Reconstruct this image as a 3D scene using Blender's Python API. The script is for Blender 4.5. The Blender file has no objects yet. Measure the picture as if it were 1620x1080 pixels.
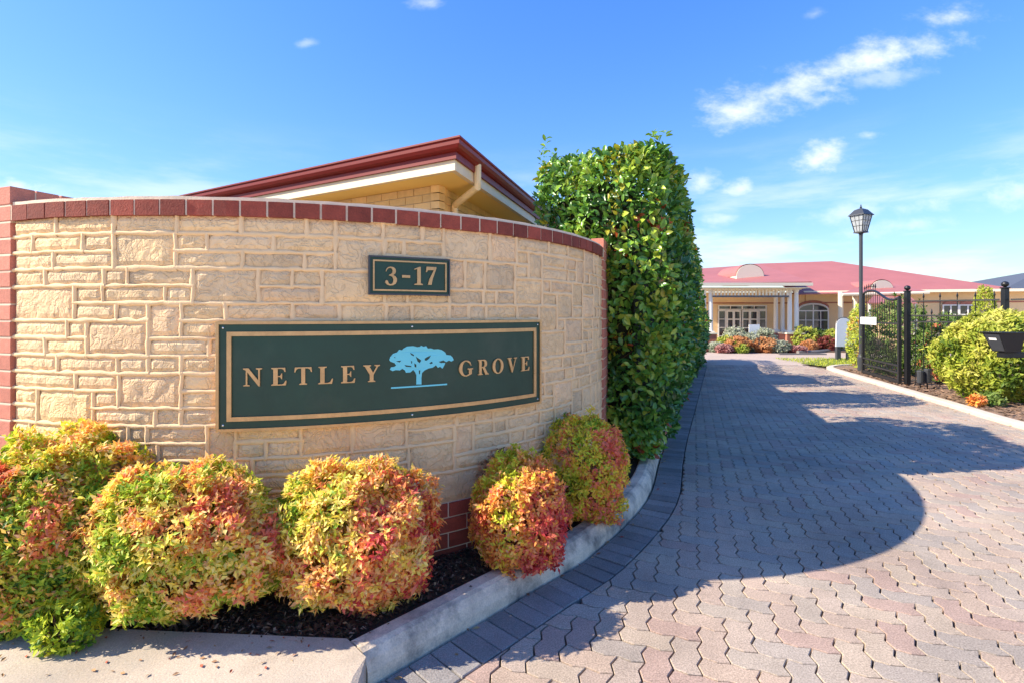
import bpy, math, random
import numpy as np
from mathutils import Vector, Matrix, noise
from mathutils.geometry import tessellate_polygon
random.seed(7); RNG = np.random.default_rng(7)
PI = math.pi
S = bpy.context.scene
COL = S.collection

# ------------------------------------------------------------------ camera, sky, sun, exposure
F, YH, HC = 800.0, 497.0, 1.45          # focal length in photo pixels, horizon row, eye height
cam = bpy.data.cameras.new('camera'); camo = bpy.data.objects.new('camera', cam); COL.objects.link(camo)
camo.location = (0, 0, HC); camo.rotation_euler = (PI/2, 0, 0)
cam.sensor_width = 36; cam.lens = F/1620*36; cam.shift_y = -(540-YH)/1620
cam.clip_start = .05; cam.clip_end = 3000
S.camera = camo

SUN_TO = Vector((-2.8, -.33, 2.05)).normalized()
SUN_EL = math.asin(SUN_TO.z); SUN_AZ = math.atan2(SUN_TO.x, SUN_TO.y)
sun = bpy.data.lights.new('sun', 'SUN'); suno = bpy.data.objects.new('sun', sun); COL.objects.link(suno)
sun.energy = 2.95; sun.angle = math.radians(.5); sun.color = (1, .90, .74)
suno.rotation_euler = (-SUN_TO).to_track_quat('-Z', 'Y').to_euler()

S.view_settings.view_transform = 'Standard'; S.view_settings.look = 'None'
S.view_settings.exposure = 1.68; S.view_settings.gamma = 1; S.view_settings.use_curve_mapping = False
S.render.engine = 'CYCLES'
S.cycles.max_bounces = 8; S.cycles.diffuse_bounces = 5; S.cycles.glossy_bounces = 3
S.cycles.transmission_bounces = 6; S.cycles.transparent_max_bounces = 8
S.cycles.use_denoising = True

W = bpy.data.worlds.new('World'); S.world = W; W.use_nodes = True
nt = W.node_tree; nt.nodes.clear()
def WN(t, **k):
    n = nt.nodes.new(t)
    for a, b in k.items(): setattr(n, a, b)
    return n
def wl(a, b): nt.links.new(a, b)
def wm(op, a, b=None, c=None):
    n = WN('ShaderNodeMath', operation=op)
    for i, v in enumerate((a, b, c)):
        if v is None: continue
        if isinstance(v, (int, float)): n.inputs[i].default_value = v
        else: wl(v, n.inputs[i])
    return n.outputs[0]
sky = WN('ShaderNodeTexSky', sky_type='NISHITA', sun_disc=False)
sky.sun_elevation = SUN_EL; sky.sun_rotation = SUN_AZ; sky.altitude = 50
sky.air_density = 1.0; sky.dust_density = .3; sky.ozone_density = 2.5
hs = WN('ShaderNodeHueSaturation'); hs.inputs['Saturation'].default_value = 1.30; hs.inputs['Hue'].default_value = .513
wl(sky.outputs[0], hs.inputs['Color'])
bw = WN('ShaderNodeRGBToBW'); wl(hs.outputs[0], bw.inputs[0])      # soft shoulder so the bright horizon keeps its blue
sk = WN('ShaderNodeVectorMath', operation='SCALE'); wl(hs.outputs[0], sk.inputs[0]); wl(wm('DIVIDE', 1.27, wm('ADD', 1.0, wm('MULTIPLY', bw.outputs[0], .24))), sk.inputs[3])
tc = WN('ShaderNodeTexCoord'); sep = WN('ShaderNodeSeparateXYZ'); wl(tc.outputs['Generated'], sep.inputs[0])
yy = wm('MAXIMUM', sep.outputs[1], .08)
U = wm('DIVIDE', sep.outputs[0], yy); V = wm('DIVIDE', sep.outputs[2], yy)
cmb = WN('ShaderNodeCombineXYZ'); wl(U, cmb.inputs[0]); wl(V, cmb.inputs[1])
def wnoise(scale, detail, rough, sx=1, sy=1, rot=0, off=0):
    mp = WN('ShaderNodeMapping'); wl(cmb.outputs[0], mp.inputs[0])
    mp.inputs['Scale'].default_value = (sx, sy, 1); mp.inputs['Rotation'].default_value = (0, 0, rot); mp.inputs['Location'].default_value = (off, off*.7, 0)
    n = WN('ShaderNodeTexNoise'); n.inputs['Scale'].default_value = scale; n.inputs['Detail'].default_value = detail; n.inputs['Roughness'].default_value = rough
    wl(mp.outputs[0], n.inputs['Vector']); return n.outputs[0]
n1 = wnoise(9, 8, .62, .75, 1.35, .35); n2 = wnoise(4, 6, .6, .5, 2.8, .18, 3.1)
n3 = wnoise(30, 6, .6, .8, 1.3, .3, 1.7)
turb = wm('ADD', wm('MULTIPLY', wm('SUBTRACT', n1, .5), 2.7), wm('MULTIPLY', wm('SUBTRACT', n3, .5), 1.1))
def smooth(v, a, b):
    n = WN('ShaderNodeMapRange', interpolation_type='SMOOTHSTEP'); wl(v, n.inputs[0])
    n.inputs[1].default_value = a; n.inputs[2].default_value = b; return n.outputs[0]
clouds = [  # px, py, half-length, half-height, tilt (deg), density, seed
    (1240, 145, 112, 34, 17, 1.0), (1370, 92, 165, 25, 14, .95), (1505, 28, 60, 17, 0, .75), (1190, 170, 80, 23, 20, .95), (1390, 125, 70, 14, 5, .45),
    (1308, 244, 54, 20, 20, 1.0), (1375, 215, 30, 9, 5, .6), (1110, 288, 32, 15, 12, .8), (1172, 300, 34, 13, 8, .8), (1148, 345, 40, 12, 12, .6),
    (1500, 312, 90, 16, 14, .55), (1590, 310, 70, 20, 8, .6), (1330, 340, 70, 16, 10, .55), (1420, 358, 80, 12, 6, .5), (40, 305, 95, 16, -6, 1.0),
    (-90, 285, 90, 30, -6, .9), (485, 68, 18, 7, 5, .4), (680, 4, 30, 9, 0, .55), (1290, 22, 22, 8, 20, .3), (1800, 200, 160, 40, 14, .9), (-400, 120, 200, 50, 12, .8), (2150, 60, 200, 60, 18, .9)]
acc = None
for (px, py, ra, rb, rot, den) in clouds:
    u0, v0 = (px-810)/F, (YH-py)/F; r = math.radians(rot); ca, sa = math.cos(r), math.sin(r)
    du = wm('SUBTRACT', U, u0); dv = wm('SUBTRACT', V, v0)
    a = wm('MULTIPLY', wm('ADD', wm('MULTIPLY', du, ca), wm('MULTIPLY', dv, sa)), F/(ra*1.25))
    b = wm('MULTIPLY', wm('SUBTRACT', wm('MULTIPLY', dv, ca), wm('MULTIPLY', du, sa)), F/(rb*1.45))
    d = wm('SQRT', wm('ADD', wm('MULTIPLY', a, a), wm('MULTIPLY', b, b)))
    f = smooth(wm('ADD', wm('SUBTRACT', 1.0, d), turb), .0, 1.35)
    f = wm('MULTIPLY', f, wm('MULTIPLY', smooth(d, 2.6, 1.0), den))
    acc = f if acc is None else wm('MAXIMUM', acc, f)
# thin streaky veil low over the horizon
front = smooth(sep.outputs[1], .05, .25)
mp3 = WN('ShaderNodeMapping'); wl(tc.outputs['Generated'], mp3.inputs[0]); mp3.inputs['Scale'].default_value = (2.2, 2.2, 11); mp3.inputs['Rotation'].default_value = (0, math.radians(8), 0)
n4 = WN('ShaderNodeTexNoise'); n4.inputs['Scale'].default_value = 1.6; n4.inputs['Detail'].default_value = 7; n4.inputs['Roughness'].default_value = .6; wl(mp3.outputs[0], n4.inputs['Vector'])
low = wm('MULTIPLY', smooth(n4.outputs[0], .42, .72), wm('MULTIPLY', smooth(sep.outputs[2], .34, .10), .62))
fac = wm('MAXIMUM', wm('MULTIPLY', wm('MULTIPLY', acc, front), .88), low)
mx = WN('ShaderNodeMix', data_type='RGBA'); wl(fac, mx.inputs[0]); wl(sk.outputs[0], mx.inputs[6]); mx.inputs[7].default_value = (3.7, 3.85, 4.1, 1)
bg = WN('ShaderNodeBackground'); wl(mx.outputs[2], bg.inputs[0]); bg.inputs[1].default_value = .106
wo = WN('ShaderNodeOutputWorld'); wl(bg.outputs[0], wo.inputs[0])

# ------------------------------------------------------------------ helpers
def gx(px, D): return (px-810)/F*D
def zz(py, D): return HC-(py-YH)*D/F
def gp(px, py, z=0.0):
    D = (HC-z)*F/(py-YH); return (gx(px, D), D)

def srgb(r, g, b):
    f = lambda c: c/12.92 if c <= .04045 else ((c+.055)/1.055)**2.4
    return (f(r/255), f(g/255), f(b/255))

def mat(name, col, rough=.7, var=.0, vscale=6, rnd=.0, bump=0, bscale=40, bdet=4, attr=False, metal=0, spec=.5, col2=None, c2scale=3, c2lo=.45, c2hi=.65,
        trans=0, vor=0, vorscale=20, noise2=0, n2scale=200, coat=0, bdist=.01, world=False, big=0):
    m = bpy.data.materials.new(name); m.use_nodes = True; t = m.node_tree; t.nodes.clear()
    N = lambda ty: t.nodes.new(ty); L = t.links.new
    out = N('ShaderNodeOutputMaterial'); p = N('ShaderNodeBsdfPrincipled')
    p.inputs['Roughness'].default_value = rough; p.inputs['Metallic'].default_value = metal; p.inputs['Specular IOR Level'].default_value = spec
    p.inputs['Coat Weight'].default_value = coat
    tcn = N('ShaderNodeTexCoord'); oc = N('ShaderNodeNewGeometry').outputs['Position'] if world else tcn.outputs['Object']
    if attr:
        a = N('ShaderNodeAttribute'); a.attribute_name = 'Col'; c = a.outputs['Color']
    else:
        r = N('ShaderNodeRGB'); r.outputs[0].default_value = (*col, 1); c = r.outputs[0]
    if col2 is not None:
        n = N('ShaderNodeTexNoise'); n.inputs['Scale'].default_value = c2scale; n.inputs['Detail'].default_value = 6; n.inputs['Roughness'].default_value = .65; L(oc, n.inputs['Vector'])
        mr = N('ShaderNodeMapRange'); mr.inputs[1].default_value = c2lo; mr.inputs[2].default_value = c2hi; L(n.outputs[0], mr.inputs[0])
        q = N('ShaderNodeMix'); q.data_type = 'RGBA'; L(mr.outputs[0], q.inputs[0]); L(c, q.inputs[6]); q.inputs[7].default_value = (*col2, 1); c = q.outputs[2]
    def mul(c, v):
        q = N('ShaderNodeVectorMath'); q.operation = 'SCALE'; L(c, q.inputs[0]); L(v, q.inputs[3]); return q.outputs[0]
    def rng(v, lo, hi):
        mr = N('ShaderNodeMapRange'); L(v, mr.inputs[0]); mr.inputs[3].default_value = lo; mr.inputs[4].default_value = hi; return mr
    if var:
        n = N('ShaderNodeTexNoise'); n.inputs['Scale'].default_value = vscale; n.inputs['Detail'].default_value = 8; n.inputs['Roughness'].default_value = .7; L(oc, n.inputs['Vector'])
        mr = rng(n.outputs[0], 1-var, 1+var); mr.inputs[1].default_value = .25; mr.inputs[2].default_value = .75; c = mul(c, mr.outputs[0])
    if noise2:
        n = N('ShaderNodeTexNoise'); n.inputs['Scale'].default_value = n2scale; n.inputs['Detail'].default_value = 2; L(oc, n.inputs['Vector'])
        mr = rng(n.outputs[0], 1-noise2, 1+noise2); mr.inputs[1].default_value = .3; mr.inputs[2].default_value = .7; c = mul(c, mr.outputs[0])
    if big:
        n = N('ShaderNodeTexNoise'); n.inputs['Scale'].default_value = 1.1; n.inputs['Detail'].default_value = 6; n.inputs['Roughness'].default_value = .68; L(oc, n.inputs['Vector'])
        mr = rng(n.outputs[0], 1-big, 1+big*.5); mr.inputs[1].default_value = .3; mr.inputs[2].default_value = .65; c = mul(c, mr.outputs[0])
    if rnd:
        oi = N('ShaderNodeObjectInfo'); c = mul(c, rng(oi.outputs['Random'], 1-rnd, 1+rnd).outputs[0])
    L(c, p.inputs['Base Color'])
    if bump:
        n = N('ShaderNodeTexNoise'); n.inputs['Scale'].default_value = bscale; n.inputs['Detail'].default_value = bdet; n.inputs['Roughness'].default_value = .6; L(oc, n.inputs['Vector'])
        h = n.outputs[0]
        if vor:
            # wavy chiselled scratches
            v = N('ShaderNodeTexNoise'); v.inputs['Scale'].default_value = vorscale; v.inputs['Detail'].default_value = 3; v.inputs['Distortion'].default_value = 1.6; L(oc, v.inputs['Vector'])
            ab = N('ShaderNodeMath'); ab.operation = 'SUBTRACT'; L(v.outputs[0], ab.inputs[0]); ab.inputs[1].default_value = .5
            a2 = N('ShaderNodeMath'); a2.operation = 'ABSOLUTE'; L(ab.outputs[0], a2.inputs[0])
            a3 = N('ShaderNodeMapRange'); L(a2.outputs[0], a3.inputs[0]); a3.inputs[1].default_value = 0; a3.inputs[2].default_value = .06; a3.inputs[3].default_value = 0; a3.inputs[4].default_value = vor
            ad = N('ShaderNodeMath'); ad.operation = 'ADD'; L(h, ad.inputs[0]); L(a3.outputs[0], ad.inputs[1]); h = ad.outputs[0]
        b = N('ShaderNodeBump'); b.inputs['Strength'].default_value = bump; b.inputs['Distance'].default_value = bdist; L(h, b.inputs['Height']); L(b.outputs[0], p.inputs['Normal'])
    if trans:
        tr = N('ShaderNodeBsdfTranslucent'); sc = N('ShaderNodeVectorMath'); sc.operation = 'SCALE'; sc.inputs[3].default_value = 1.0; L(c, sc.inputs[0]); L(sc.outputs[0], tr.inputs[0])
        ms = N('ShaderNodeMixShader'); ms.inputs[0].default_value = trans; L(p.outputs[0], ms.inputs[1]); L(tr.outputs[0], ms.inputs[2]); L(ms.outputs[0], out.inputs[0])
    else: L(p.outputs[0], out.inputs[0])
    return m

class MB:
    def __init__(s): s.v = []; s.f = []; s.c = []
    def add(s, vs, fs, col=None):
        o = len(s.v); s.v += [tuple(q) for q in vs]; s.f += [tuple(o+i for i in f) for f in fs]
        if col is not None: s.c += [col]*len(vs)
    def box(s, x0, x1, y0, y1, z0, z1, M=None, col=None, bev=0):
        if bev:
            b = bev
            vs = []
            for z, i in ((z0, 0), (z0+b, 1), (z1-b, 1), (z1, 0)):
                e = 0 if i else b
                vs += [(x0+e, y0+e, z), (x1-e, y0+e, z), (x1-e, y1-e, z), (x0+e, y1-e, z)]
            fs = [(3, 2, 1, 0), (12, 13, 14, 15)]
            for k in range(3):
                for j in range(4): a = 4*k+j; c = 4*k+(j+1) % 4; fs.append((a, c, c+4, a+4))
        else:
            vs = [(x0, y0, z0), (x1, y0, z0), (x1, y1, z0), (x0, y1, z0), (x0, y0, z1), (x1, y0, z1), (x1, y1, z1), (x0, y1, z1)]
            fs = [(3, 2, 1, 0), (4, 5, 6, 7), (0, 1, 5, 4), (1, 2, 6, 5), (2, 3, 7, 6), (3, 0, 4, 7)]
        if M is not None: vs = [M @ Vector(v) for v in vs]
        s.add(vs, fs, col); return s
    def tube(s, pts, r, n=8, col=None, cap=True):
        pts = [Vector(p) for p in pts]; rs = r if isinstance(r, (list, tuple)) else [r]*len(pts)
        vs = []; fs = []
        for i, p in enumerate(pts):
            d = (pts[min(i+1, len(pts)-1)]-pts[max(i-1, 0)]).normalized()
            a = d.orthogonal().normalized() if i == 0 else (a - d*a.dot(d)).normalized()
            b = d.cross(a)
            for k in range(n):
                t = 2*PI*k/n; vs.append(p+(a*math.cos(t)+b*math.sin(t))*rs[i])
        for i in range(len(pts)-1):
            for k in range(n): fs.append((i*n+k, i*n+(k+1) % n, (i+1)*n+(k+1) % n, (i+1)*n+k))
        if cap: fs += [tuple(reversed(range(n))), tuple(range((len(pts)-1)*n, len(pts)*n))]
        s.add(vs, fs, col); return s
    def lathe(s, c, prof, n=16, col=None):
        vs = []; fs = []
        for (r, z) in prof:
            for k in range(n): t = 2*PI*k/n; vs.append((c[0]+r*math.cos(t), c[1]+r*math.sin(t), c[2]+z))
        for i in range(len(prof)-1):
            for k in range(n): fs.append((i*n+k, i*n+(k+1) % n, (i+1)*n+(k+1) % n, (i+1)*n+k))
        fs += [tuple(reversed(range(n))), tuple(range((len(prof)-1)*n, len(prof)*n))]
        s.add(vs, fs, col); return s
    def mesh(s, name, m, smooth=False):
        me = bpy.data.meshes.new(name); me.from_pydata(s.v, [], s.f)
        if s.c:
            at = me.color_attributes.new('Col', 'FLOAT_COLOR', 'POINT'); arr = np.ones((len(s.v), 4), np.float32); arr[:, :3] = np.array(s.c); at.data.foreach_set('color', arr.ravel())
        me.materials.append(m)
        if smooth: me.polygons.foreach_set('use_smooth', [True]*len(me.polygons))
        me.update(); return me
    def build(s, name, m, parent=None, smooth=False, **props):
        o = bpy.data.objects.new(name, s.mesh(name, m, smooth)); COL.objects.link(o)
        if parent is not None: put(o, parent)
        for k, v in props.items(): o[k] = v
        return o
def put(o, parent):
    """parent a piece modelled in world space, keeping its place"""
    o.parent = parent
    loc = Vector((0, 0, 0)); q = parent
    while q is not None: loc += q.location; q = q.parent
    if o.type == 'MESH' and o.location.length == 0: o.location = -loc
    else: o.location = o.location-loc
def thing(name, label, cat, loc=(0, 0, 0), group=None):
    o = bpy.data.objects.new(name, None); COL.objects.link(o); o.location = loc; o.empty_display_size = .1
    o['label'] = label; o['category'] = cat
    if group: o['group'] = group
    return o
def tag(o, label, cat, group=None):
    o['label'] = label; o['category'] = cat
    if group: o['group'] = group
    return o
def struct(o): o['kind'] = 'structure'; return o
def link(name, me, parent, loc=None, rot=None):
    o = bpy.data.objects.new(name, me); COL.objects.link(o)
    if loc is not None: o.location = loc
    if rot is not None: o.rotation_euler = rot
    if parent is not None: put(o, parent)
    return o

def prism_poly(loops, h0, h1, mapper, bevel=0):
    """extruded outline with holes; mapper(x, y, h) -> world"""
    flat = [p for l in loops for p in l]
    tris = tessellate_polygon([[Vector((x, y, 0)) for x, y in l] for l in loops])
    n = len(flat); vs = [mapper(x, y, h1) for x, y in flat]+[mapper(x, y, h0) for x, y in flat]
    fs = []
    for t in tris:
        a, b, c = (flat[i] for i in t)
        if (b[0]-a[0])*(c[1]-a[1])-(b[1]-a[1])*(c[0]-a[0]) < 0: t = (t[0], t[2], t[1])
        fs.append(tuple(t))
    o = 0
    for l in loops:
        k = len(l)
        for i in range(k):
            a, b = o+i, o+(i+1) % k; fs.append((a, n+a, n+b, b))
        o += k
    return vs, fs

def leaf_mesh(name, P, A, Nn, Ln, Wd, Cc, m, fold=.25, curl=.12, fine=False):
    """leaves as folded pointed blades: arrays of base points, axes, normals, lengths, widths, colours"""
    A = A/np.linalg.norm(A, axis=1, keepdims=True); B = np.cross(Nn, A); B /= np.linalg.norm(B, axis=1, keepdims=True)+1e-9; Nn = np.cross(A, B)
    Ln = Ln[:, None]; Wd = Wd[:, None]; n = len(P)
    if fine:
        rows = [(0, .0), (.22, .36), (.5, .5), (.78, .34), (1, 0)]
        vs = [P]
        for t, w in rows[1:-1]:
            c = P+A*Ln*t-Nn*Ln*curl*(2*t-1)**2
            vs += [c-B*Wd*w+Nn*Wd*fold*w*2, c, c+B*Wd*w+Nn*Wd*fold*w*2]
        vs.append(P+A*Ln-Nn*Ln*curl)
        k = len(vs); tpl = [(0, 2, 1), (0, 3, 2)]
        for r in range(2): a = 1+3*r; tpl += [(a, a+1, a+4), (a, a+4, a+3), (a+1, a+2, a+5), (a+1, a+5, a+4)]
        tpl += [(7, 8, 10), (8, 9, 10)]
    else:
        c = P+A*Ln*.45+Nn*0
        vs = [P, c-B*Wd*.5+Nn*Wd*fold, c, c+B*Wd*.5+Nn*Wd*fold, P+A*Ln-Nn*Ln*curl]
        k = 5; tpl = [(0, 2, 1), (0, 3, 2), (1, 2, 4), (2, 3, 4)]
    Vv = np.stack(vs, 1).reshape(-1, 3).astype(np.float32)
    T = (np.array(tpl)[None]+(np.arange(n)*k)[:, None, None]).reshape(-1, 3)
    me = bpy.data.meshes.new(name); me.vertices.add(len(Vv)); me.vertices.foreach_set('co', Vv.ravel())
    me.loops.add(T.size); me.loops.foreach_set('vertex_index', T.ravel().astype(np.int32))
    me.polygons.add(len(T)); me.polygons.foreach_set('loop_start', np.arange(0, T.size, 3, dtype=np.int32))
    at = me.color_attributes.new('Col', 'FLOAT_COLOR', 'POINT'); arr = np.ones((n, k, 4), np.float32); arr[:, :, :3] = Cc[:, None, :]
    at.data.foreach_set('color', arr.ravel())
    me.polygons.foreach_set('use_smooth', np.ones(len(T), bool))
    me.materials.append(m); me.update(); me.validate(); return me

def rand_unit(n):
    v = RNG.normal(size=(n, 3)); return v/np.linalg.norm(v, axis=1, keepdims=True)
def pnoise(P, s, seed=0.0):
    o = np.array([seed*7.3, seed*3.1, seed*1.7]); return np.array([noise.noise(Vector(p*s+o)) for p in P])

# ------------------------------------------------------------------ materials
M = {}
for _k, _c in enumerate([(.90, .605, .31), (.87, .60, .325), (.91, .60, .325), (.84, .58, .32)]): M['stone', _k] = mat('sandstone', _c, .85, var=.16, vscale=14, rnd=.10, bump=.75, bscale=60, bdet=5, vor=.55, vorscale=13, col2=(.56, .42, .26), c2scale=3.5, c2lo=.5, c2hi=.8, bdist=.010)
M['mortar'] = mat('cream_mortar', (.89, .61, .33), .9, var=.12, vscale=10, bump=.4, bscale=90, bdist=.006)
M['brick'] = mat('red_brick', (.27, .052, .030), .85, var=.32, vscale=18, rnd=.34, bump=.55, bscale=110, bdet=3, bdist=.006, noise2=.18, n2scale=260)
M['pier_brick'] = mat('pier_brick', (.56, .20, .135), .85, var=.18, vscale=25, rnd=.15, bump=.5, bscale=110, bdist=.006, noise2=.15, n2scale=260)
M['brick_mortar'] = mat('brick_mortar', (.74, .58, .42), .9, bump=.4, bscale=120, bdist=.004)
M['cap_mortar'] = mat('cap_mortar', (.78, .62, .45), .9, var=.15, vscale=12, bump=.5, bscale=80, bdist=.006)
M['green'] = mat('green_enamel', (.012, .050, .032), .36, var=.25, vscale=3, bump=.03, bscale=8, spec=.4, col2=(.045, .075, .05), c2scale=2.2, c2lo=.5, c2hi=.85)  # lighter patches put reflection as well as dust into the enamel colour
M['bronze'] = mat('bronze', (.60, .36, .16), .42, var=.22, vscale=18, metal=.55, bump=.1, bscale=90, bdist=.003)
M['bronze_dark'] = mat('bronze_edge', (.33, .25, .15), .45, var=.2, vscale=20, metal=.5)
M['cyan'] = mat('cyan_enamel', (.17, .66, .72), .4, var=.05)
M['screw'] = mat('screw_metal', (.7, .7, .7), .25, metal=.9)
M['paver'] = mat('paver_concrete', (1, 1, 1), .88, attr=True, var=.10, vscale=9, bump=.5, bscale=220, bdet=3, bdist=.004, noise2=.34, n2scale=150, world=True, big=.28)
M['border'] = mat('border_concrete', (.25, .228, .21), .88, var=.15, vscale=8, rnd=.2, bump=.5, bscale=200, bdist=.004, noise2=.3, n2scale=160, world=True, big=.2)
M['joint'] = mat('joint_sand', (.125, .095, .07), .95, var=.4, vscale=9, bump=.5, bscale=120)
M['kerb'] = mat('kerb_concrete', (.78, .635, .465), .9, var=.28, vscale=7, bump=.6, bscale=110, bdist=.006, col2=(.22, .19, .16), c2scale=3.6, c2lo=.46, c2hi=.64, noise2=.12, n2scale=150)
M['path'] = mat('path_concrete', (.52, .43, .33), .9, var=.26, vscale=5, big=.2, bump=.45, bscale=120, bdist=.005, col2=(.27, .24, .20), c2scale=2.5, c2lo=.5, c2hi=.75, noise2=.15, n2scale=150)
M['mulch'] = mat('mulch_soil', (.055, .033, .021), .95, var=.5, vscale=30, bump=1, bscale=60, bdist=.03)
M['chip'] = mat('mulch_chips', (1, 1, 1), .85, attr=True)
M['mulch_pale'] = mat('pale_mulch', (.27, .17, .11), .95, var=.45, vscale=8, bump=1, bscale=30, bdist=.03, noise2=.35, n2scale=40)  # lighter brown mulch for the right-hand and porch beds
M['fore'] = mat('forecourt_paving', (.46, .36, .29), .92, var=.12, vscale=1.2, noise2=.1, n2scale=30)
M['ground'] = mat('far_ground', (.26, .24, .15), .95, var=.3, vscale=.4)
M['grass'] = mat('lawn_soil', (.16, .19, .05), .95, var=.3, vscale=6)
M['leaf'] = mat('shrub_leaf', (1, 1, 1), .5, attr=True, trans=.38, spec=.28)
M['hleaf'] = mat('hedge_leaf', (1, 1, 1), .30, attr=True, trans=.22, spec=.55)
M['stem'] = mat('stem_bark', (.16, .085, .05), .85, var=.3, vscale=20)
M['core'] = mat('dark_core', (.035, .035, .015), .95, var=.5, vscale=20, bump=1, bscale=30)
M['hred'] = mat('roof_red_paint', (.185, .016, .013), .45, var=.08, vscale=3, spec=.3)
M['white'] = mat('white_paint', (.80, .77, .70), .55); M['lining'] = mat('lining_paint', (.76, .63, .44), .55, var=.08, vscale=6); M['pipe'] = mat('pipe_paint', (.86, .67, .38), .55, var=.08, vscale=5)
M['soffit'] = mat('soffit_paint', (.95, .67, .21), .6)
M['cbrick'] = mat('cream_brick', (.76, .53, .25), .85, rnd=.12, var=.12, vscale=14, bump=.3, bscale=90, bdist=.004)
M['cbrickm'] = mat('cream_brick_mortar', (.60, .47, .30), .9)
M['cream'] = mat('cream_render', (.88, .63, .34), .8, var=.08, vscale=2)
M['creamw'] = mat('cream_paint', (.86, .76, .56), .6)
M['pink'] = mat('faded_red_roof', (.40, .135, .118), .6, var=.12, vscale=.8, bump=.2, bscale=3)
M['farbrick'] = mat('far_brick', (.42, .16, .11), .85, var=.2, vscale=12)
M['glass'] = mat('window_glass', (.03, .035, .045), .06, spec=.9, var=.3, vscale=1)
M['black'] = mat('black_steel', (.012, .012, .014), .42, var=.2, vscale=10)
M['dgrey'] = mat('dark_grey_steel', (.045, .048, .055), .38)
M['signw'] = mat('sign_white', (.82, .82, .80), .5, var=.05, vscale=8)
M['lglass'] = mat('lantern_glass', (.75, .78, .80), .12, trans=.55, spec=.7)
M['groof'] = mat('grey_roof', (.10, .11, .13), .6, bump=.2, bscale=4)
M['steel'] = mat('grey_timber', (.20, .18, .16), .8, var=.2, vscale=8)

# ------------------------------------------------------------------ ground, drive, kerbs
def catmull(P, k=10):
    P = [Vector((*p, 0)) for p in P]; out = []
    for i in range(len(P)-1):
        a = P[max(i-1, 0)]; b = P[i]; c = P[i+1]; d = P[min(i+2, len(P)-1)]
        for j in range(k):
            t = j/k; out.append(.5*((2*b)+(c-a)*t+(2*a-5*b+4*c-d)*t*t+(3*b-a-3*c+d)*t**3))
    out.append(P[-1]); return out
KL = lambda Y: -.629+.412*Y                       # left edge of the straight drive
KR = lambda Y: 8.25+.267*(Y-13.2)                 # right edge of the drive
kerb_pts = [(-.56, 1.972), (-.503, 2.031), (-.21, 2.332), (.1275, 2.685), (.454, 3.03), (.86, 3.62), (1.14, 4.16), (KL(5.0)+.02, 5.0), (KL(6), 6), (KL(8), 8), (KL(11), 11), (KL(14), 14), (KL(17), 17)]
KC = catmull(kerb_pts, 10)
def offs(C, d):
    """offset polyline: positive d to the right of travel (towards the drive)"""
    out = []
    for i, p in enumerate(C):
        t = (C[min(i+1, len(C)-1)]-C[max(i-1, 0)]).normalized(); out.append(p+Vector((t.y, -t.x, 0))*d)
    return out
def sheet(name, poly, z, m, kindname=True):
    b = MB(); tris = tessellate_polygon([[Vector((x, y, 0)) for x, y in poly]])
    fs = []
    for t in tris:
        a, q, c = (poly[i] for i in t)
        fs.append(t if (q[0]-a[0])*(c[1]-a[1])-(q[1]-a[1])*(c[0]-a[0]) > 0 else (t[0], t[2], t[1]))
    b.add([(x, y, z) for x, y in poly], fs); return struct(b.build(name, m))
b = MB(); b.add([(-900, -300, -.09), (900, -300, -.09), (900, 1500, -.09), (-900, 1500, -.09)], [(0, 1, 2, 3)]); struct(b.build('ground', M['ground']))
PEND = 14.6
M['street'] = mat('bounce_concrete', (.64, .54, .42), .92, var=.15, vscale=1.5, noise2=.12, n2scale=60)
b = MB(); b.add([(-60, -40, -.035), (60, -40, -.035), (60, .89, -.035), (-60, .89, -.035)], [(0, 1, 2, 3)]); struct(b.build('street', M['street']))  # unseen pale ground behind the camera, added to bounce sunlight onto the wall
drive_poly = [(-1.2, .2), (9, .2), (9.0, 2), (KR(2)+2.2, 4), (KR(6.2), 6.2), (KR(13.2), 13.2), (KR(13.2)+.3, PEND), (KL(PEND)-.2, PEND)]+[(p.x-.05, p.y) for p in reversed(KC) if p.y < PEND-.3]
drive = sheet('driveway', [(-1.2, .90), (14, .90), (14, PEND), (KL(PEND)-.5, PEND), (KL(4.2)-.5, 4.2), (-1.2, 2.0)], -.030, M['joint'])
sheet('forecourt', [(-6, PEND+.01), (40, PEND+.01), (40, 24), (-6, 24)], -.004, M['fore'])

# kerb: swept profile (offset from the drive-side base, height)
prof = [(0, -.03), (-.006, .045), (-.020, .085), (-.042, .112), (-.066, .122), (-.13, .121), (-.144, .112), (-.152, -.03)]
b = MB(); rings = [offs(KC, d) for d, _ in prof]; n = len(prof); vs = []; fs = []
for i in range(len(KC)):
    for k, (d, z) in enumerate(prof):
        jit = noise.noise(Vector((KC[i].x*6, KC[i].y*6, k*3.1)))*.004
        vs.append((rings[k][i].x+jit, rings[k][i].y+jit*.6, z+jit*.6))
for i in range(len(KC)-1):
    for k in range(n-1): fs.append((i*n+k, i*n+k+1, (i+1)*n+k+1, (i+1)*n+k))
fs.append(tuple(range(n))); fs.append(tuple(reversed(range((len(KC)-1)*n, len(KC)*n))))
b.add(vs, fs); kb = struct(b.build('kerb', M['kerb'], smooth=False))
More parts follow.
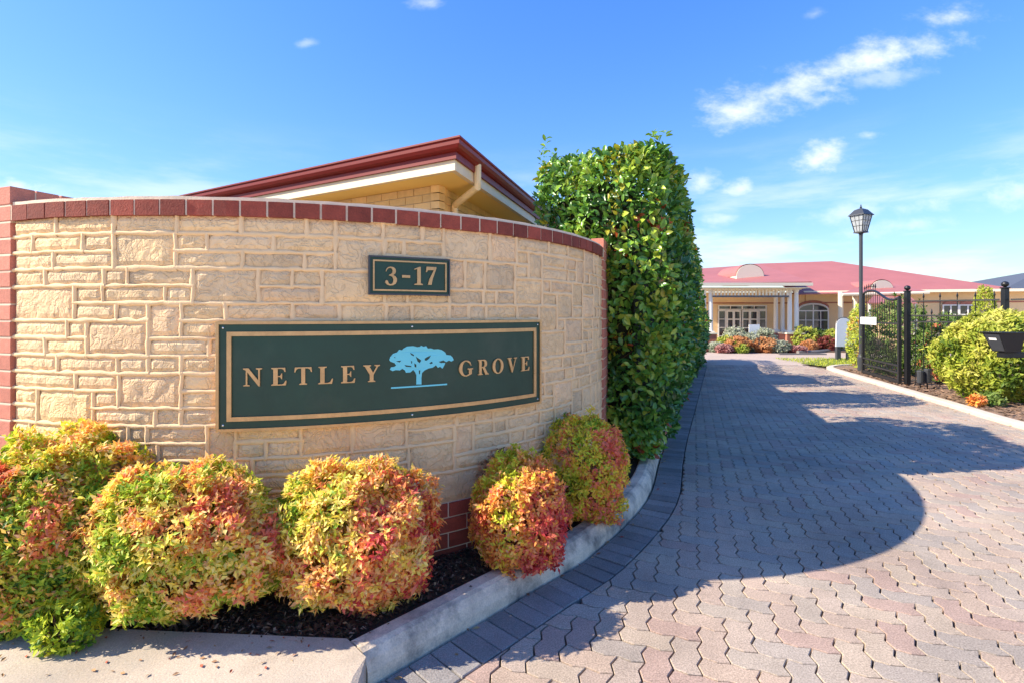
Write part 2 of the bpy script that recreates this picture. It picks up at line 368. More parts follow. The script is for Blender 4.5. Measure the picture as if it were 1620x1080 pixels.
# footpath slab left of the kerb's end, rounded drop to the drive
pp = [(-5, 2.42), (-2.2, 2.18), (-1.43, 2.125), (-.678, 2.078), (-.568, 1.966), (-.550, 1.86), (-.54, 1.7), (-.54, .4), (-5, .4)]
b = MB(); c0 = Vector((-2.2, 1.4)); N_ = len(pp)
def ring(s, z): return [(c0.x+(x-c0.x)*1+(-(s) if x > -.56 else 0), y, z) for x, y in pp]
vs = ring(0, -.03)+ring(0, .085)+ring(.012, .111)+ring(.035, .120)
fs = []
for k in range(3):
    for i in range(N_): a = k*N_+i; c = k*N_+(i+1) % N_; fs.append((c, a, a+N_, c+N_))
fs.append(tuple(reversed(range(3*N_, 4*N_))))
b.add(vs, fs); struct(b.build('footpath', M['path']))
inner = offs(KC, -.151)
soil_poly = [(p.x, p.y) for p in inner]+[(-2, 17.5), (-14, 17.5), (-14, 2.9), (-5, 2.43), (-2.2, 2.185), (-1.43, 2.13), (-.69, 2.083)]
sheet('soil', soil_poly, .100, M['mulch'])
# right-hand kerb strip and bed
rk = [(KR(6.0)+.02*k*0, y) for k, y in [(0, 6.0)]]
rpts = catmull([(9.2, 1.5), (7.2, 3.6), (6.4, 5.2), (KR(6.6), 6.6), (KR(8), 8), (KR(10.5), 10.5), (KR(13.0), 13.0), (8.6, 13.75), (9.3, 14.2), (10.4, 14.5)], 8)
rprof = [(0, -.03), (0, .045), (.015, .06), (.15, .065), (.16, -.03)]
b = MB(); n = len(rprof); vs = []; fs = []
rr = [offs(rpts, d) for d, _ in rprof]
for i in range(len(rpts)):
    for k, (d, z) in enumerate(rprof): vs.append((rr[k][i].x, rr[k][i].y, z))
for i in range(len(rpts)-1):
    for k in range(n-1): fs.append((i*n+k+1, i*n+k, (i+1)*n+k, (i+1)*n+k+1))
b.add(vs, fs); M['kerb2'] = mat('pale_kerb_concrete', (.56, .48, .39), .9, var=.15, vscale=4, bump=.3, bscale=80, bdist=.004)
kb2 = struct(b.build('kerb', M['kerb2']))
sheet('garden_bed', [(p.x, p.y) for p in offs(rpts, .158)]+[(16, 14.5), (16, 1.5)], .045, M['mulch_pale'])

# pavers: zig-zag interlocking units laid in a herringbone
wv = .1125; AX = Vector((.338, .941, 0)).normalized(); AY = AX; AXX = Vector((AY.y, -AY.x, 0))
ORG = Vector((.9, 2.1, 0))
def tri(t): t = t % 1.0; return 4*abs(t-.5)-1
AMP = .0098
def warp(x, y): return (x+AMP*tri(y/wv), y+.0065*math.sin(2*PI*(x/wv)/1.0+PI/2))
def paver_outline(ori, gap):
    w, h = (2*wv, wv) if ori == 0 else (wv, 2*wv)
    pts = []
    K = lambda L: int(round(L/(wv/2)))
    g = gap/2
    def ip(x, y):
        X, Y = warp(x, y)
        X += g if x == 0 else (-g if x == w else 0); Y += g if y == 0 else (-g if y == h else 0); return (X, Y)
    for i in range(K(w)): pts.append(ip(i*wv/2, 0))
    for i in range(K(h)): pts.append(ip(w, i*wv/2))
    for i in range(K(w)): pts.append(ip(w-i*wv/2, h))
    for i in range(K(h)): pts.append(ip(0, h-i*wv/2))
    return pts, (w/2, h/2)
def inset(pts, c, d):
    out = []
    for x, y in pts:
        l = math.hypot(x-c[0], y-c[1]); out.append((x+(c[0]-x)/l*d, y+(c[1]-y)/l*d))
    return out
PCOL = [srgb(192, 164, 146), srgb(184, 157, 142), srgb(194, 172, 150), srgb(164, 154, 146), srgb(182, 144, 132), srgb(198, 168, 146), srgb(176, 162, 148), srgb(188, 166, 150)]
_tn = np.array([.86, .90, .88]); _pm = np.mean(np.array(PCOL), 0)*_tn; PCOL = [tuple(_pm*.48+np.array(c)*_tn*.52) for c in PCOL]
def paver_geo(pts, c):
    """solid with a small bevel, centred on c"""
    n = len(pts); top = inset(pts, c, .0026); vs = [(x, y, 0) for x, y in top]+[(x, y, -.003) for x, y in pts]+[(x, y, -.028) for x, y in pts]
    tr = tessellate_polygon([[Vector((x, y, 0)) for x, y in top]]); fs = []
    for t in tr:
        a, q, d = (top[i] for i in t)
        fs.append(t if (q[0]-a[0])*(d[1]-a[1])-(q[1]-a[1])*(d[0]-a[0]) > 0 else (t[0], t[2], t[1]))
    for k in range(2):
        for i in range(n): a = k*n+i; e = k*n+(i+1) % n; fs.append((a, a+n, e+n, e))
    return vs, fs
pv_mesh = {}
for o_ in (0, 1):
    pts, c = paver_outline(o_, .0072)
    vs, fs = paver_geo(pts, c); vs = [(x-c[0], y-c[1], z) for x, y, z in vs]
    for k, col in enumerate(PCOL):
        b = MB(); b.add(vs, fs, col); pv_mesh[o_, k] = b.mesh('paver', M['paver'])
outl = {o_: paver_outline(o_, .0072) for o_ in (0, 1)}
LB = [p for p in offs(KC, .228)]                                    # inner line of the dark border
LBn = [np.array([p.x, p.y]) for p in LB]; LBa = np.array(LBn)
def left_side(x, y):
    """signed distance to the border line and local frame"""
    d = (LBa[:, 0]-x)**2+(LBa[:, 1]-y)**2; i = int(np.argmin(d)); i0, i1 = max(i-1, 0), min(i+1, len(LBa)-1)
    t = LBa[i1]-LBa[i0]; t = t/np.linalg.norm(t); nrm = np.array([t[1], -t[0]]); return (np.array([x, y])-LBa[i]) @ nrm, LBa[i], nrm
def clip(poly, p0, nrm):
    out = []
    for i in range(len(poly)):
        a, c = poly[i], poly[(i+1) % len(poly)]
        da = (a[0]-p0[0])*nrm[0]+(a[1]-p0[1])*nrm[1]; dc = (c[0]-p0[0])*nrm[0]+(c[1]-p0[1])*nrm[1]
        if da >= 0: out.append(a)
        if da*dc < 0: t = da/(da-dc); out.append((a[0]+(c[0]-a[0])*t, a[1]+(c[1]-a[1])*t))
    return out
rot = math.atan2(AXX.y, AXX.x)
def right_lim(y):
    if y < 6.6: return np.interp(y, [1.5, 3.6, 5.2, 6.6], [9.2, 7.2, 6.4, KR(6.6)])
    return KR(min(y, 13.2))
cands = []
R_ = 150
for i in range(-40, R_):
    for j in range(-10, R_):
        # herringbone: one horizontal and one vertical unit per lattice cell
        for ori, (ox, oy) in ((0, (0, 0)), (1, (0, 1))):
            # lattice vectors (1,1) and (2,-2) in unit cells
            pass
seen = set()
def herring(cx, cy):
    """which unit covers unit-cell (cx,cy): returns orientation and lower-left cell"""
    k = (cx-cy) % 4
    return (0, cx, cy) if k == 0 else (0, cx-1, cy) if k == 1 else (1, cx, cy-1) if k == 2 else (1, cx, cy)
for cx in range(-70, 120):
    for cy in range(-45, 150):
        p = ORG+AXX*(cx*wv)+AY*(cy*wv)
        if p.y < 1.0 or p.y > PEND+.1 or p.x < -.52 or p.x > 9.4 or p.x > p.y*1.06+3.2: continue
        ori, ux, uy = herring(cx, cy)
        if (ori, ux, uy) in seen: continue
        seen.add((ori, ux, uy))
        w, h = (2*wv, wv) if ori == 0 else (wv, 2*wv)
        q = ORG+AXX*(ux*wv+w/2)+AY*(uy*wv+h/2)
        if q.x > right_lim(q.y)+.1 or q.y > PEND: continue
        cands.append((q.y+.15*abs(q.x-1.5)+(0 if q.y > 1.93 and abs(q.x) < q.y*1.06 else 50), ori, q, ux, uy))
cands.sort(key=lambda t: t[0])
rest = MB(); npav = 0
for key, ori, q, ux, uy in cands:
    d, p0, nrm = left_side(q.x, q.y)
    if d < -.13: continue
    k = int(RNG.choice(len(PCOL))); tilt = (RNG.normal()*.006, RNG.normal()*.006); dz = RNG.normal()*.0008
    cut = d < .16
    if cut:
        pts, c = outl[ori]
        wpts = []
        for x, y in pts:
            g = q+AXX*(x-c[0])+AY*(y-c[1]); wpts.append((g.x, g.y))
        wpts = clip(wpts, p0+nrm*.004, nrm)
        if len(wpts) < 3: continue
        cc = (sum(x for x, y in wpts)/len(wpts), sum(y for x, y in wpts)/len(wpts))
        area = abs(sum(wpts[i][0]*wpts[(i+1) % len(wpts)][1]-wpts[(i+1) % len(wpts)][0]*wpts[i][1] for i in range(len(wpts))))/2
        if area < .0012: continue
        vs, fs = paver_geo(wpts, cc)
        if npav < 295:
            b = MB(); b.add([(x-cc[0], y-cc[1], z) for x, y, z in vs], fs, PCOL[k]); link('paver', b.mesh('paver', M['paver']), drive, loc=(cc[0], cc[1], dz)); npav += 1
        else: rest.add([(x, y, z+dz) for x, y, z in vs], fs, PCOL[k])
    elif npav < 295:
        link('paver', pv_mesh[ori, k], drive, loc=(q.x, q.y, dz), rot=(tilt[0], tilt[1], rot)); npav += 1
    else:
        me = pv_mesh[ori, 0]
        if ('v', ori) not in pv_mesh:
            pv_mesh['v', ori] = ([tuple(v.co) for v in me.vertices], [tuple(p.vertices) for p in me.polygons])
        vs, fs = pv_mesh['v', ori]
        rest.add([(q.x+AXX.x*x+AY.x*y, q.y+AXX.y*x+AY.y*y, z+dz+x*tilt[1]-y*tilt[0]) for x, y, z in vs], fs, PCOL[k])
o = rest.build('paving', M['paver'], drive); o['kind'] = 'stuff'
# dark soldier course along the kerb
KD = [0]
for i in range(1, len(KC)): KD.append(KD[-1]+(KC[i]-KC[i-1]).length)
def kat(s):
    s = min(max(s, 0), KD[-1]-1e-6); i = int(np.searchsorted(KD, s, 'right'))-1; t = (s-KD[i])/(KD[i+1]-KD[i]); p = KC[i].lerp(KC[i+1], t)
    a = kat_t(s); return p, a
def kat_t(s):
    i = min(int(np.searchsorted(KD, s, 'right'))-1, len(KC)-2); i0, i1 = max(i-1, 0), min(i+2, len(KC)-1); return (KC[i1]-KC[i0]).normalized()
s = -.32; bp = MB(); bp.box(-.0525, .0525, .012, .222, -.03, 0, bev=.004); bme = bp.mesh('border_paver', M['border']); nb = 0
while s < KD[-1]-2.5:
    if s < 0: p = KC[0]+kat_t(0)*s; t = kat_t(0)
    else: p, t = kat(s)
    link('border_paver', bme, drive, loc=(p.x, p.y, RNG.normal()*.001), rot=(RNG.normal()*.006, RNG.normal()*.006, math.atan2(t.y, t.x)+PI+RNG.normal()*.006)); nb += 1
    s += .1105

# mulch chips in the bed and dry leaves
b = MB()
def chipcol():
    r = random.random()
    if r < .6: return (.045+.05*random.random(), .026+.026*random.random(), .018)
    if r < .88: return (.12, .055+.02*random.random(), .035)
    return (.32, .22, .14)
def wall_front(x, y): return True
cxw, cyw, RW = -1.717, 5.053, 2.596
cnt = 0
while cnt < 10000:
    x = random.uniform(-2.7, 1.35); y = random.uniform(2.02, 4.5)
    if math.hypot(x-cxw, y-cyw) < RW+.0: continue
    if x < -.7 and y < 2.03-.055*(x+.7)*1.05+.02: continue
    d, p0, nrm = left_side(x, y)
    if d > -.40 and x > -.75: continue
    if x > .95 and y > 4.3: continue
    L = random.uniform(.004, .015); w = L*random.uniform(.15, .5); a = random.uniform(0, 2*PI); t = random.uniform(-.5, .5)
    ca, sa = math.cos(a), math.sin(a); z = .104+random.random()*.012
    vs = [(x+ca*L-sa*w, y+sa*L+ca*w, z+t*L), (x-ca*L-sa*w, y-sa*L+ca*w, z-t*L+.004), (x-ca*L+sa*w, y-sa*L-ca*w, z-t*L+.002), (x+ca*L+sa*w, y+sa*L-ca*w, z+t*L+.003)]
    b.add(vs, [(0, 1, 2, 3)], chipcol()); cnt += 1
for k in range(2600):
    y = random.uniform(4.5, 13); x = KR(y)+.25+random.random()**1.3*2.2
    L = random.uniform(.015, .05); w = L*.45; a = random.uniform(0, 2*PI); ca, sa = math.cos(a), math.sin(a); z = .05+random.random()*.02; t = random.uniform(-.4, .4)
    g = random.uniform(.5, 1.2)
    b.add([(x+ca*L-sa*w, y+sa*L+ca*w, z+t*L), (x-ca*L-sa*w, y-sa*L+ca*w, z-t*L+.004), (x-ca*L+sa*w, y-sa*L-ca*w, z-t*L), (x+ca*L+sa*w, y+sa*L-ca*w, z+t*L)], [(0, 1, 2, 3)], (.30*g, .18*g, .11*g))
o = b.build('mulch', M['chip']); o['kind'] = 'stuff'; o['label'] = 'dark bark mulch chips under the low shrubs'

# ------------------------------------------------------------------ the curved sign wall
def arc(a, r, z): return Vector((cxw+r*math.sin(a), cyw-r*math.cos(a), z))
_ag = np.linspace(-.6, 1.3, 3000); _px = 810+F*(cxw+RW*np.sin(_ag))/(cyw-RW*np.cos(_ag))
def a_px(px): return float(np.interp(px, _px, _ag))
A0, A1 = -.332, 1.278
ZB, ZP, ZC = .06, .395, 1.93                # soil, top of brick base, underside of coping
wall = thing('entrance_wall', 'curved cream stone sign wall with a red brick coping and brick piers', 'wall', (cxw, cyw, 0))
def arcstrip(b, a0, a1, r0, r1, z0, z1, n=None, col=None):
    n = n or max(2, int((a1-a0)/.03)); vs = []; fs = []
    for i in range(n+1):
        a = a0+(a1-a0)*i/n; vs += [arc(a, r0, z0), arc(a, r1, z0), arc(a, r1, z1), arc(a, r0, z1)]
    for i in range(n):
        o = 4*i
        for k in range(4): fs.append((o+k, o+(k+1) % 4, o+4+(k+1) % 4, o+4+k))
    fs += [(3, 2, 1, 0), tuple(4*n+k for k in range(4))]
    b.add(vs, fs, col)
b = MB(); arcstrip(b, A0, A1, RW-.23, RW-.012, ZB, ZC-.001); b.build('wall_core', M['mortar'], wall)
b = MB(); arcstrip(b, A0, A1, RW-.24, RW+.002, ZC+.0735, ZC+.092)
# ragged mortar cap
b.v = [(v[0], v[1], v[2]+noise.noise(Vector((v[0]*9, v[1]*9, 0)))*.006) for v in b.v]
b.build('coping_mortar', M['cap_mortar'], wall)
b = MB(); arcstrip(b, A0, A1, RW-.225, RW+.0105, ZC, ZC+.0737); b.build('coping_bed', M['cap_mortar'], wall)
# coping bricks
pitch = .0478; a = .0522-pitch*8+.003; i = 0
while a+pitch < A1+.01:
    e = min(a+pitch-.0042, A1); s0 = max(a, A0)
    if e-s0 > .01:
        b = MB(); arcstrip(b, s0, e, RW-.22, RW+.016+RNG.normal()*.0015, ZC-.002+RNG.normal()*.0008, ZC+.0735, n=2); b.build('coping_brick', M['brick'], wall)
    a += pitch
# stone layout: (course from top, courses high, px0, px1)
cr = lambda x: x/2.572
rows = {0: [65, 225, 460, 717, 980, 1247, 1365], 1: [65, 130, 335, 460], 2: [65, 215, 460], 3: [65, 180, 420, 515, 782], 4: [300, 415, 670, 782], 5: [300, 470, 600],
        6: [65, 270, 350], 7: [65, 180, 350], 8: [65, 230, 475, 600, 735, 880], 9: [65, 305, 480], 10: [65, 150], 11: [65, 150]}
blocks = []
for r, xs in rows.items():
    for x0, x1 in zip(xs, xs[1:]): blocks.append((r, 1, cr(x0), cr(x1)))
blocks += [(1, 2, cr(460), cr(712)), (1, 1, cr(712), cr(840)), (1, 1, cr(840), cr(1112)), (1, 1, cr(1112), cr(1365)), (2, 1, cr(712), cr(985)), (2, 1, cr(985), cr(1240)), (2, 1, cr(1240), cr(1365)),
           (3, 2, cr(782), cr(1050)), (3, 1, cr(1050), cr(1190)), (3, 1, cr(1190), cr(1310)), (4, 2, cr(65), cr(300)), (4, 1, cr(1050), cr(1310)), (5, 2, cr(600), cr(735)), (5, 1, cr(735), cr(915)), (5, 1, cr(915), cr(1190)),
           (6, 2, cr(350), cr(600)), (6, 1, cr(735), cr(885)), (7, 1, cr(600), cr(850)), (9, 2, cr(480), cr(735)), (9, 1, cr(735), cr(890)), (10, 2, cr(150), cr(375)), (10, 1, cr(375), cr(480)), (10, 1, cr(735), cr(890)),
           (11, 1, cr(375), cr(630)), (11, 1, cr(630), cr(735)), (11, 1, cr(735), cr(890))]
bl = [(r, h, a_px(p0), a_px(p1)) for r, h, p0, p1 in blocks]
bl = [(r, h, A0 if abs(p0-cr(65)) < .1 else a_px(p0), a_px(p1)) for r, h, p0, p1 in blocks]
NR = 18; CH = (ZC-ZP)/NR
occ = {r: [] for r in range(NR)}
for r, h, a0, a1 in bl:
    for k in range(h): occ[r+k].append((a0, a1))
rs = random.Random(11)
def free(r):
    iv = sorted(occ[r]); out = []; p = A0
    for x0, x1 in iv:
        if x0-p > .004: out.append((p, x0))
        p = max(p, x1)
    if A1-p > .004: out.append((p, A1))
    return out
for r in range(NR):
    for x0, x1 in free(r):
        p = x0
        while x1-p > 1e-4:
            w = rs.choice([.10, .13, .17, .22, .26, .30])/RW*rs.uniform(.9, 1.1)
            if x1-(p+w) < .045: w = x1-p
            if w > .34/RW: w = w/2
            h = 1
            if r+1 < NR and rs.random() < .36 and w > .11/RW and all(not (a < p+w-1e-5 and c > p+1e-5) for a, c in occ[r+1]): h = 2
            bl.append((r, h, p, p+w)); occ[r].append((p, p+w))
            if h == 2: occ[r+1].append((p, p+w))
            p += w
mort = MB()
def joint(p0, p1, w, hgt, seed):
    hgt *= .46-.30*min(max((max(p0[0], p1[0])-.06)/.15, 0), 1)
    """raised, uneven ribbon of mortar between two (a, z) points on the wall face"""
    L = math.hypot((p1[0]-p0[0])*RW, p1[1]-p0[1]); n = max(2, int(L/.022)); dx, dz = (p1[0]-p0[0])*RW/L, (p1[1]-p0[1])/L
    nx, nz = -dz, dx; vs = []; fs = []
    for i in range(n+1):
        t = i/n; s = L*t; f1 = noise.noise(Vector((seed, s*14, 0))); f2 = noise.noise(Vector((seed, s*22, 7))); f3 = noise.noise(Vector((seed+5, s*35, 3)))
        ca = p0[0]+(p1[0]-p0[0])*t; cz = p0[1]+(p1[1]-p0[1])*t; of = f1*.006; ww = w*(1+.65*f2); hh = hgt*(1+.8*f3)
        for q, hq in ((-.62, -.004), (-.36, .72), (.0, 1.0), (.36, .72), (.62, -.004)):
            d = of+q*ww; a_ = ca+nx*d/RW; z_ = cz+nz*d; vs.append(arc(a_, RW+(hq*hh if hq > 0 else -.006), z_))
    for i in range(n):
        for k in range(4): o = 5*i+k; fs.append((o+1, o, o+5, o+6))
    mort.add(vs, fs)
for r, h, a0, a1 in bl:
    z1 = ZC-r*CH; z0 = z1-h*CH; L = (a1-a0)*RW; nx = max(2, int(L/.03)); nz = 3 if h == 1 else 5
    sd = rs.uniform(0, 90); off = rs.uniform(-.003, .003)
    vs = []; fs = []
    for j in range(nz+1):
        for i in range(nx+1):
            u, v = i/nx, j/nz; e = min(u*L, (1-u)*L, v*(z1-z0), (1-v)*(z1-z0))
            d = off+noise.noise(Vector((u*L*18, v*(z1-z0)*18, sd)))*.005+noise.noise(Vector((u*L*45, v*.1*45, sd+9)))*.0025
            if e < .001: d = -.011
            vs.append(arc(a0+(a1-a0)*u, RW+d, z0+(z1-z0)*v))
    for j in range(nz):
        for i in range(nx): o = j*(nx+1)+i; fs.append((o, o+1, o+nx+2, o+nx+1))
    b = MB(); b.add(vs, fs); b.build('stone_block', M['stone', rs.choice([0, 0, 1, 1, 2, 3])], wall)
    w_ = rs.uniform(.015, .021); hh = rs.uniform(.004, .010)
    if r+h < NR: joint((a0-.003, z0), (a1+.003, z0), w_, hh, sd)
    if a1 < A1-.01: joint((a1, z0-.003), (a1, z1+.003), rs.uniform(.015, .021), rs.uniform(.004, .010), sd+3)
mort.build('mortar_joint', M['mortar'], wall, smooth=True)
# brick base
b = MB(); arcstrip(b, A0, A1, RW-.2, RW-.004, ZB, ZP-.002); b.build('base_mortar', M['brick_mortar'], wall)
for k in range(4):
    z1 = ZP-.003-.086*k; z0 = z1-.0755; a = A0+(.0 if k % 2 else -.045)
    while a < A1-.01:
        e = min(a+.23/RW, A1); s0 = max(a, A0)
        if e-s0 > .012: b = MB(); arcstrip(b, s0, e, RW-.08, RW+.004+RNG.normal()*.001, z0, z1, n=3); b.build('brick', M['brick'], wall)
        a += .2415/RW
# piers of red brick with flat caps
def pier(a_in, side, length, depth, proud, ztop):
    """side -1: runs on past the left end of the arc, +1: past the right end"""
    tdir = Vector((math.cos(a_in), math.sin(a_in), 0)); nout = Vector((math.sin(a_in), -math.cos(a_in), 0))
    p = arc(a_in, RW+proud, 0); t = tdir*side
    Mx = Matrix(((t.x, -nout.x, 0, p.x), (t.y, -nout.y, 0, p.y), (0, 0, 1, 0), (0, 0, 0, 1)))
    b = MB(); b.box(.004, length-.004, .004, depth-.004, ZB, ztop-.01, M=Mx); b.build('pier_core', M['brick_mortar'], wall)
    z = ZB+.005; k = 0; H = (ztop-.008-z)/24
    for k in range(24):
        z0 = z+k*H; z1 = z0+H-.0095
        if k == 23: z1 = ztop
        segs = [(0, .23), (.24, length)] if k % 2 else [(0, .11), (.12, length)]
        if k >= 23: segs = [(0, length*.5-.004), (length*.5+.004, length)]
        for s0, s1 in segs:
            b = MB(); b.box(s0, s1, RNG.normal()*.001, .105, z0, z1, M=Mx, bev=.003); b.build('brick', M['pier_brick'], wall)
        sg = [(.113, depth)] if k % 2 == 0 else [(.113, .215), (.225, depth)]
        for s0, s1 in sg:
            b = MB(); b.box(0+RNG.normal()*.001, .105, s0, s1, z0, z1, M=Mx, bev=.003); b.build('brick', M['pier_brick'], wall)
            if side < 0 and k < 23: continue
            b = MB(); b.box(length-.105, length+RNG.normal()*.001, s0, s1, z0, z1, M=Mx, bev=.003); b.build('brick', M['pier_brick'], wall)
pier(A0-.001, -1, .36, .36, .012, 2.105)
pier(A1+.001, 1, .36, .36, .010, 2.095)

# ------------------------------------------------------------------ signs on the wall
RS = RW+.014
def arc_frame(b, a0, a1, z0, z1, wd, r0, r1, zs=None):
    """rectangular frame bent round the wall; separate mitred-looking bars butted end to end"""
    da = wd/RW
    arcstrip(b, a0, a1, r0, r1, z1-wd, z1); arcstrip(b, a0, a1, r0, r1, z0, z0+wd)
    arcstrip(b, a0, a0+da, r0, r1+.0006, z0+wd, z1-wd, n=2); arcstrip(b, a1-da, a1, r0, r1+.0006, z0+wd, z1-wd, n=2)
GL = {
 'N': [[(.02, 0), (.34, 0), (.34, .05), (.22, .09), (.22, .78), (.80, -.02), (.86, -.02), (.86, .91), (.98, .95), (.98, 1), (.66, 1), (.66, .95), (.78, .91), (.78, .32), (.28, 1), (0, 1), (0, .95), (.14, .88), (.14, .09), (.02, .05)]],
 'E': [[(0, 0), (.72, 0), (.76, .26), (.70, .26), (.62, .1), (.52, .06), (.32, .06), (.32, .48), (.44, .48), (.50, .36), (.54, .36), (.54, .68), (.50, .68), (.44, .54), (.32, .54), (.32, .94), (.50, .94), (.60, .9), (.66, .76), (.71, .76), (.69, 1), (0, 1), (0, .95), (.1, .91), (.1, .09), (0, .05)]],
 'T': [[(.25, 0), (.65, 0), (.65, .05), (.55, .09), (.55, .93), (.7, .93), (.8, .87), (.86, .72), (.91, .72), (.88, 1), (.02, 1), (-.01, .72), (.04, .72), (.1, .87), (.2, .93), (.35, .93), (.35, .09), (.25, .05)]],
 'L': [[(0, 0), (.70, 0), (.76, .3), (.7, .3), (.62, .13), (.5, .06), (.32, .06), (.32, .91), (.43, .95), (.43, 1), (0, 1), (0, .95), (.1, .91), (.1, .09), (0, .05)]],
 'Y': [[(.25, 0), (.66, 0), (.66, .05), (.56, .09), (.56, .42), (.82, .91), (.92, .95), (.92, 1), (.62, 1), (.62, .95), (.73, .91), (.54, .54), (.34, .91), (.42, .95), (.42, 1), (0, 1), (0, .95), (.09, .91), (.35, .42), (.35, .09), (.25, .05)]],
 'V': [[(.40, -.02), (.48, -.02), (.82, .91), (.92, .95), (.92, 1), (.62, 1), (.62, .95), (.74, .91), (.52, .28), (.30, .91), (.4, .95), (.4, 1), (0, 1), (0, .95), (.07, .91)]],
 'R': [[(0, 0), (.42, 0), (.42, .05), (.32, .09), (.32, .46), (.40, .46), (.66, 0), (.96, 0), (.96, .05), (.86, .09), (.60, .49), (.74, .56), (.80, .66), (.80, .8), (.74, .92), (.6, .99), (.5, 1), (0, 1), (0, .95), (.1, .91), (.1, .09), (0, .05)],
       [(.32, .53), (.32, .94), (.46, .94), (.54, .88), (.58, .79), (.58, .67), (.54, .58), (.44, .53)]],
 'O': [[(.45+.45*math.cos(2*PI*k/28), .5+.52*math.sin(2*PI*k/28)) for k in range(28)], [(.45+.24*math.cos(-2*PI*k/28), .5+.45*math.sin(-2*PI*k/28)) for k in range(28)]],
 'G': [[(.47+.47*math.cos(math.radians(t)), .5+.52*math.sin(math.radians(t))) for t in range(48, 306, 12)]+[(.88, .12), (.88, .40), (.97, .44), (.97, .49), (.58, .49), (.58, .44), (.68, .40), (.68, .12)]
        + [(.47+.25*math.cos(math.radians(t)), .5+.45*math.sin(math.radians(t))) for t in range(295, 60, -12)]+[(.74, .80), (.80, .66), (.85, .66)]],
 '3': [[(.04, .74), (.09, .73), (.12, .82), (.2, .9), (.32, .93), (.42, .88), (.46, .78), (.44, .68), (.36, .6), (.24, .56), (.24, .51), (.34, .5), (.44, .45), (.50, .34), (.50, .22), (.44, .09), (.32, .05), (.22, .1), (.18, .22), (.1, .27), (.02, .22), (.02, .12), (.12, .03), (.30, -.02), (.48, 0), (.64, .08), (.72, .22), (.72, .36), (.64, .48), (.50, .555), (.62, .64), (.66, .76), (.63, .88), (.52, .97), (.34, 1), (.18, .96), (.08, .86)]],
 '-': [[(0, .40), (.4, .40), (.4, .54), (0, .54)]],
 '1': [[(0, 0), (.5, 0), (.5, .05), (.38, .09), (.38, 1), (.30, 1), (0, .88), (0, .84), (.17, .87), (.17, .09), (0, .05)]],
 '7': [[(.12, 0), (.36, 0), (.42, .3), (.66, .92), (.66, 1), (.04, 1), (0, .7), (.05, .7), (.12, .8), (.2, .82), (.5, .82), (.24, .36)]],
}
def glyph(ch, a0, a1, z0, hgt, r0, r1, m, parent, nm):
    loops = GL[ch]; xs = [x for x, y in loops[0]]; lo, hi = min(xs), max(xs)
    mp = lambda x, y, h: arc(a0+(a1-a0)*(x-lo)/(hi-lo), h, z0+y*hgt)
    vs, fs = prism_poly(loops, r0, r1, mp); b = MB(); b.add(vs, fs); return b.build(nm, m, parent)
aL, aR = a_px(347), a_px(850); zt, zb = 1.411, .885
sign = thing('name_sign', 'large dark green curved plaque with bronze lettering and a pale blue tree', 'sign', arc((aL+aR)/2, RS, zb))
b = MB(); arcstrip(b, aL, aR, RW-.004, RS+.012, zb, zt); b.build('panel', M['green'], sign)
b = MB(); arc_frame(b, aL-.0012, aR+.0012, zb-.003, zt+.003, .014, RW, RS+.019); b.build('outer_frame', M['bronze'], sign)
b = MB(); arc_frame(b, aL+.047/RW, aR-.047/RW, zb+.047, zt-.047, .021, RS+.0115, RS+.020); b.build('inner_frame', M['bronze'], sign)
R0, R1 = RS+.0115, RS+.021
for ch, p0, p1 in (('N', 388.5, 418), ('E', 432, 455.6), ('T', 467.5, 494.8), ('L', 504.5, 527.3), ('E', 539.6, 561.6), ('Y', 574, 599.5), ('G', 722, 743.7), ('R', 751.5, 768), ('O', 774, 791), ('V', 797.5, 812), ('E', 818.5, 831.5)):
    glyph(ch, a_px(p0), a_px(p1), 1.102, .087, R0, R1, M['bronze'], sign, 'letter')
TX = lambda x: a_px(600+x/6.23)
def TZ(x, y):
    a = TX(x); return zz(500+y/6.23, cyw-RW*math.cos(a))
tree_out = [(350, 662), (352, 575), (340, 545), (320, 520), (292, 545), (250, 548), (240, 525), (215, 510), (190, 525), (150, 522), (120, 532), (95, 518), (105, 495), (140, 490), (155, 478), (140, 455), (100, 440), (90, 425), (97, 398), (125, 365), (165, 350), (185, 325), (212, 330), (230, 312), (262, 294), (320, 290), (360, 300), (385, 297), (398, 286), (420, 297), (446, 290), (462, 315), (490, 312), (520, 322), (560, 320), (595, 328), (628, 350), (640, 375), (680, 380), (700, 398), (712, 425), (690, 440), (665, 430), (640, 445), (612, 428), (565, 442), (590, 455), (630, 452), (622, 475), (603, 508), (580, 490), (560, 500), (540, 475), (510, 498), (470, 506), (430, 525), (405, 550), (399, 600), (400, 662)]
holes = [[(345, 390), (398, 428), (385, 455), (362, 440)], [(288, 352), (330, 375), (325, 388), (300, 375)], [(430, 412), (455, 395), (495, 378), (475, 410), (452, 430), (432, 430)], [(235, 472), (300, 482), (305, 494), (250, 490)], [(330, 455), (352, 470), (350, 498), (332, 490)], [(150, 436), (205, 430), (190, 448)], [(374, 525), (390, 525), (386, 562), (376, 562)], [(475, 455), (500, 440), (512, 455), (490, 466)], [(300, 430), (312, 440), (308, 462), (300, 455)], [(132, 398), (148, 394), (146, 408)]]
loops = [[(TX(x), TZ(x, y)) for x, y in reversed(tree_out)]]+[[(TX(x), TZ(x, y)) for x, y in h] for h in holes]
vs, fs = prism_poly(loops, R0, R0+.004, lambda x, y, h: arc(x, h, y)); b = MB(); b.add(vs, fs); b.build('tree_emblem', M['cyan'], sign)
b = MB(); arcstrip(b, a_px(617), a_px(704), R0, R0+.004, 1.060, 1.068); b.build('emblem_ground_line', M['cyan'], sign)
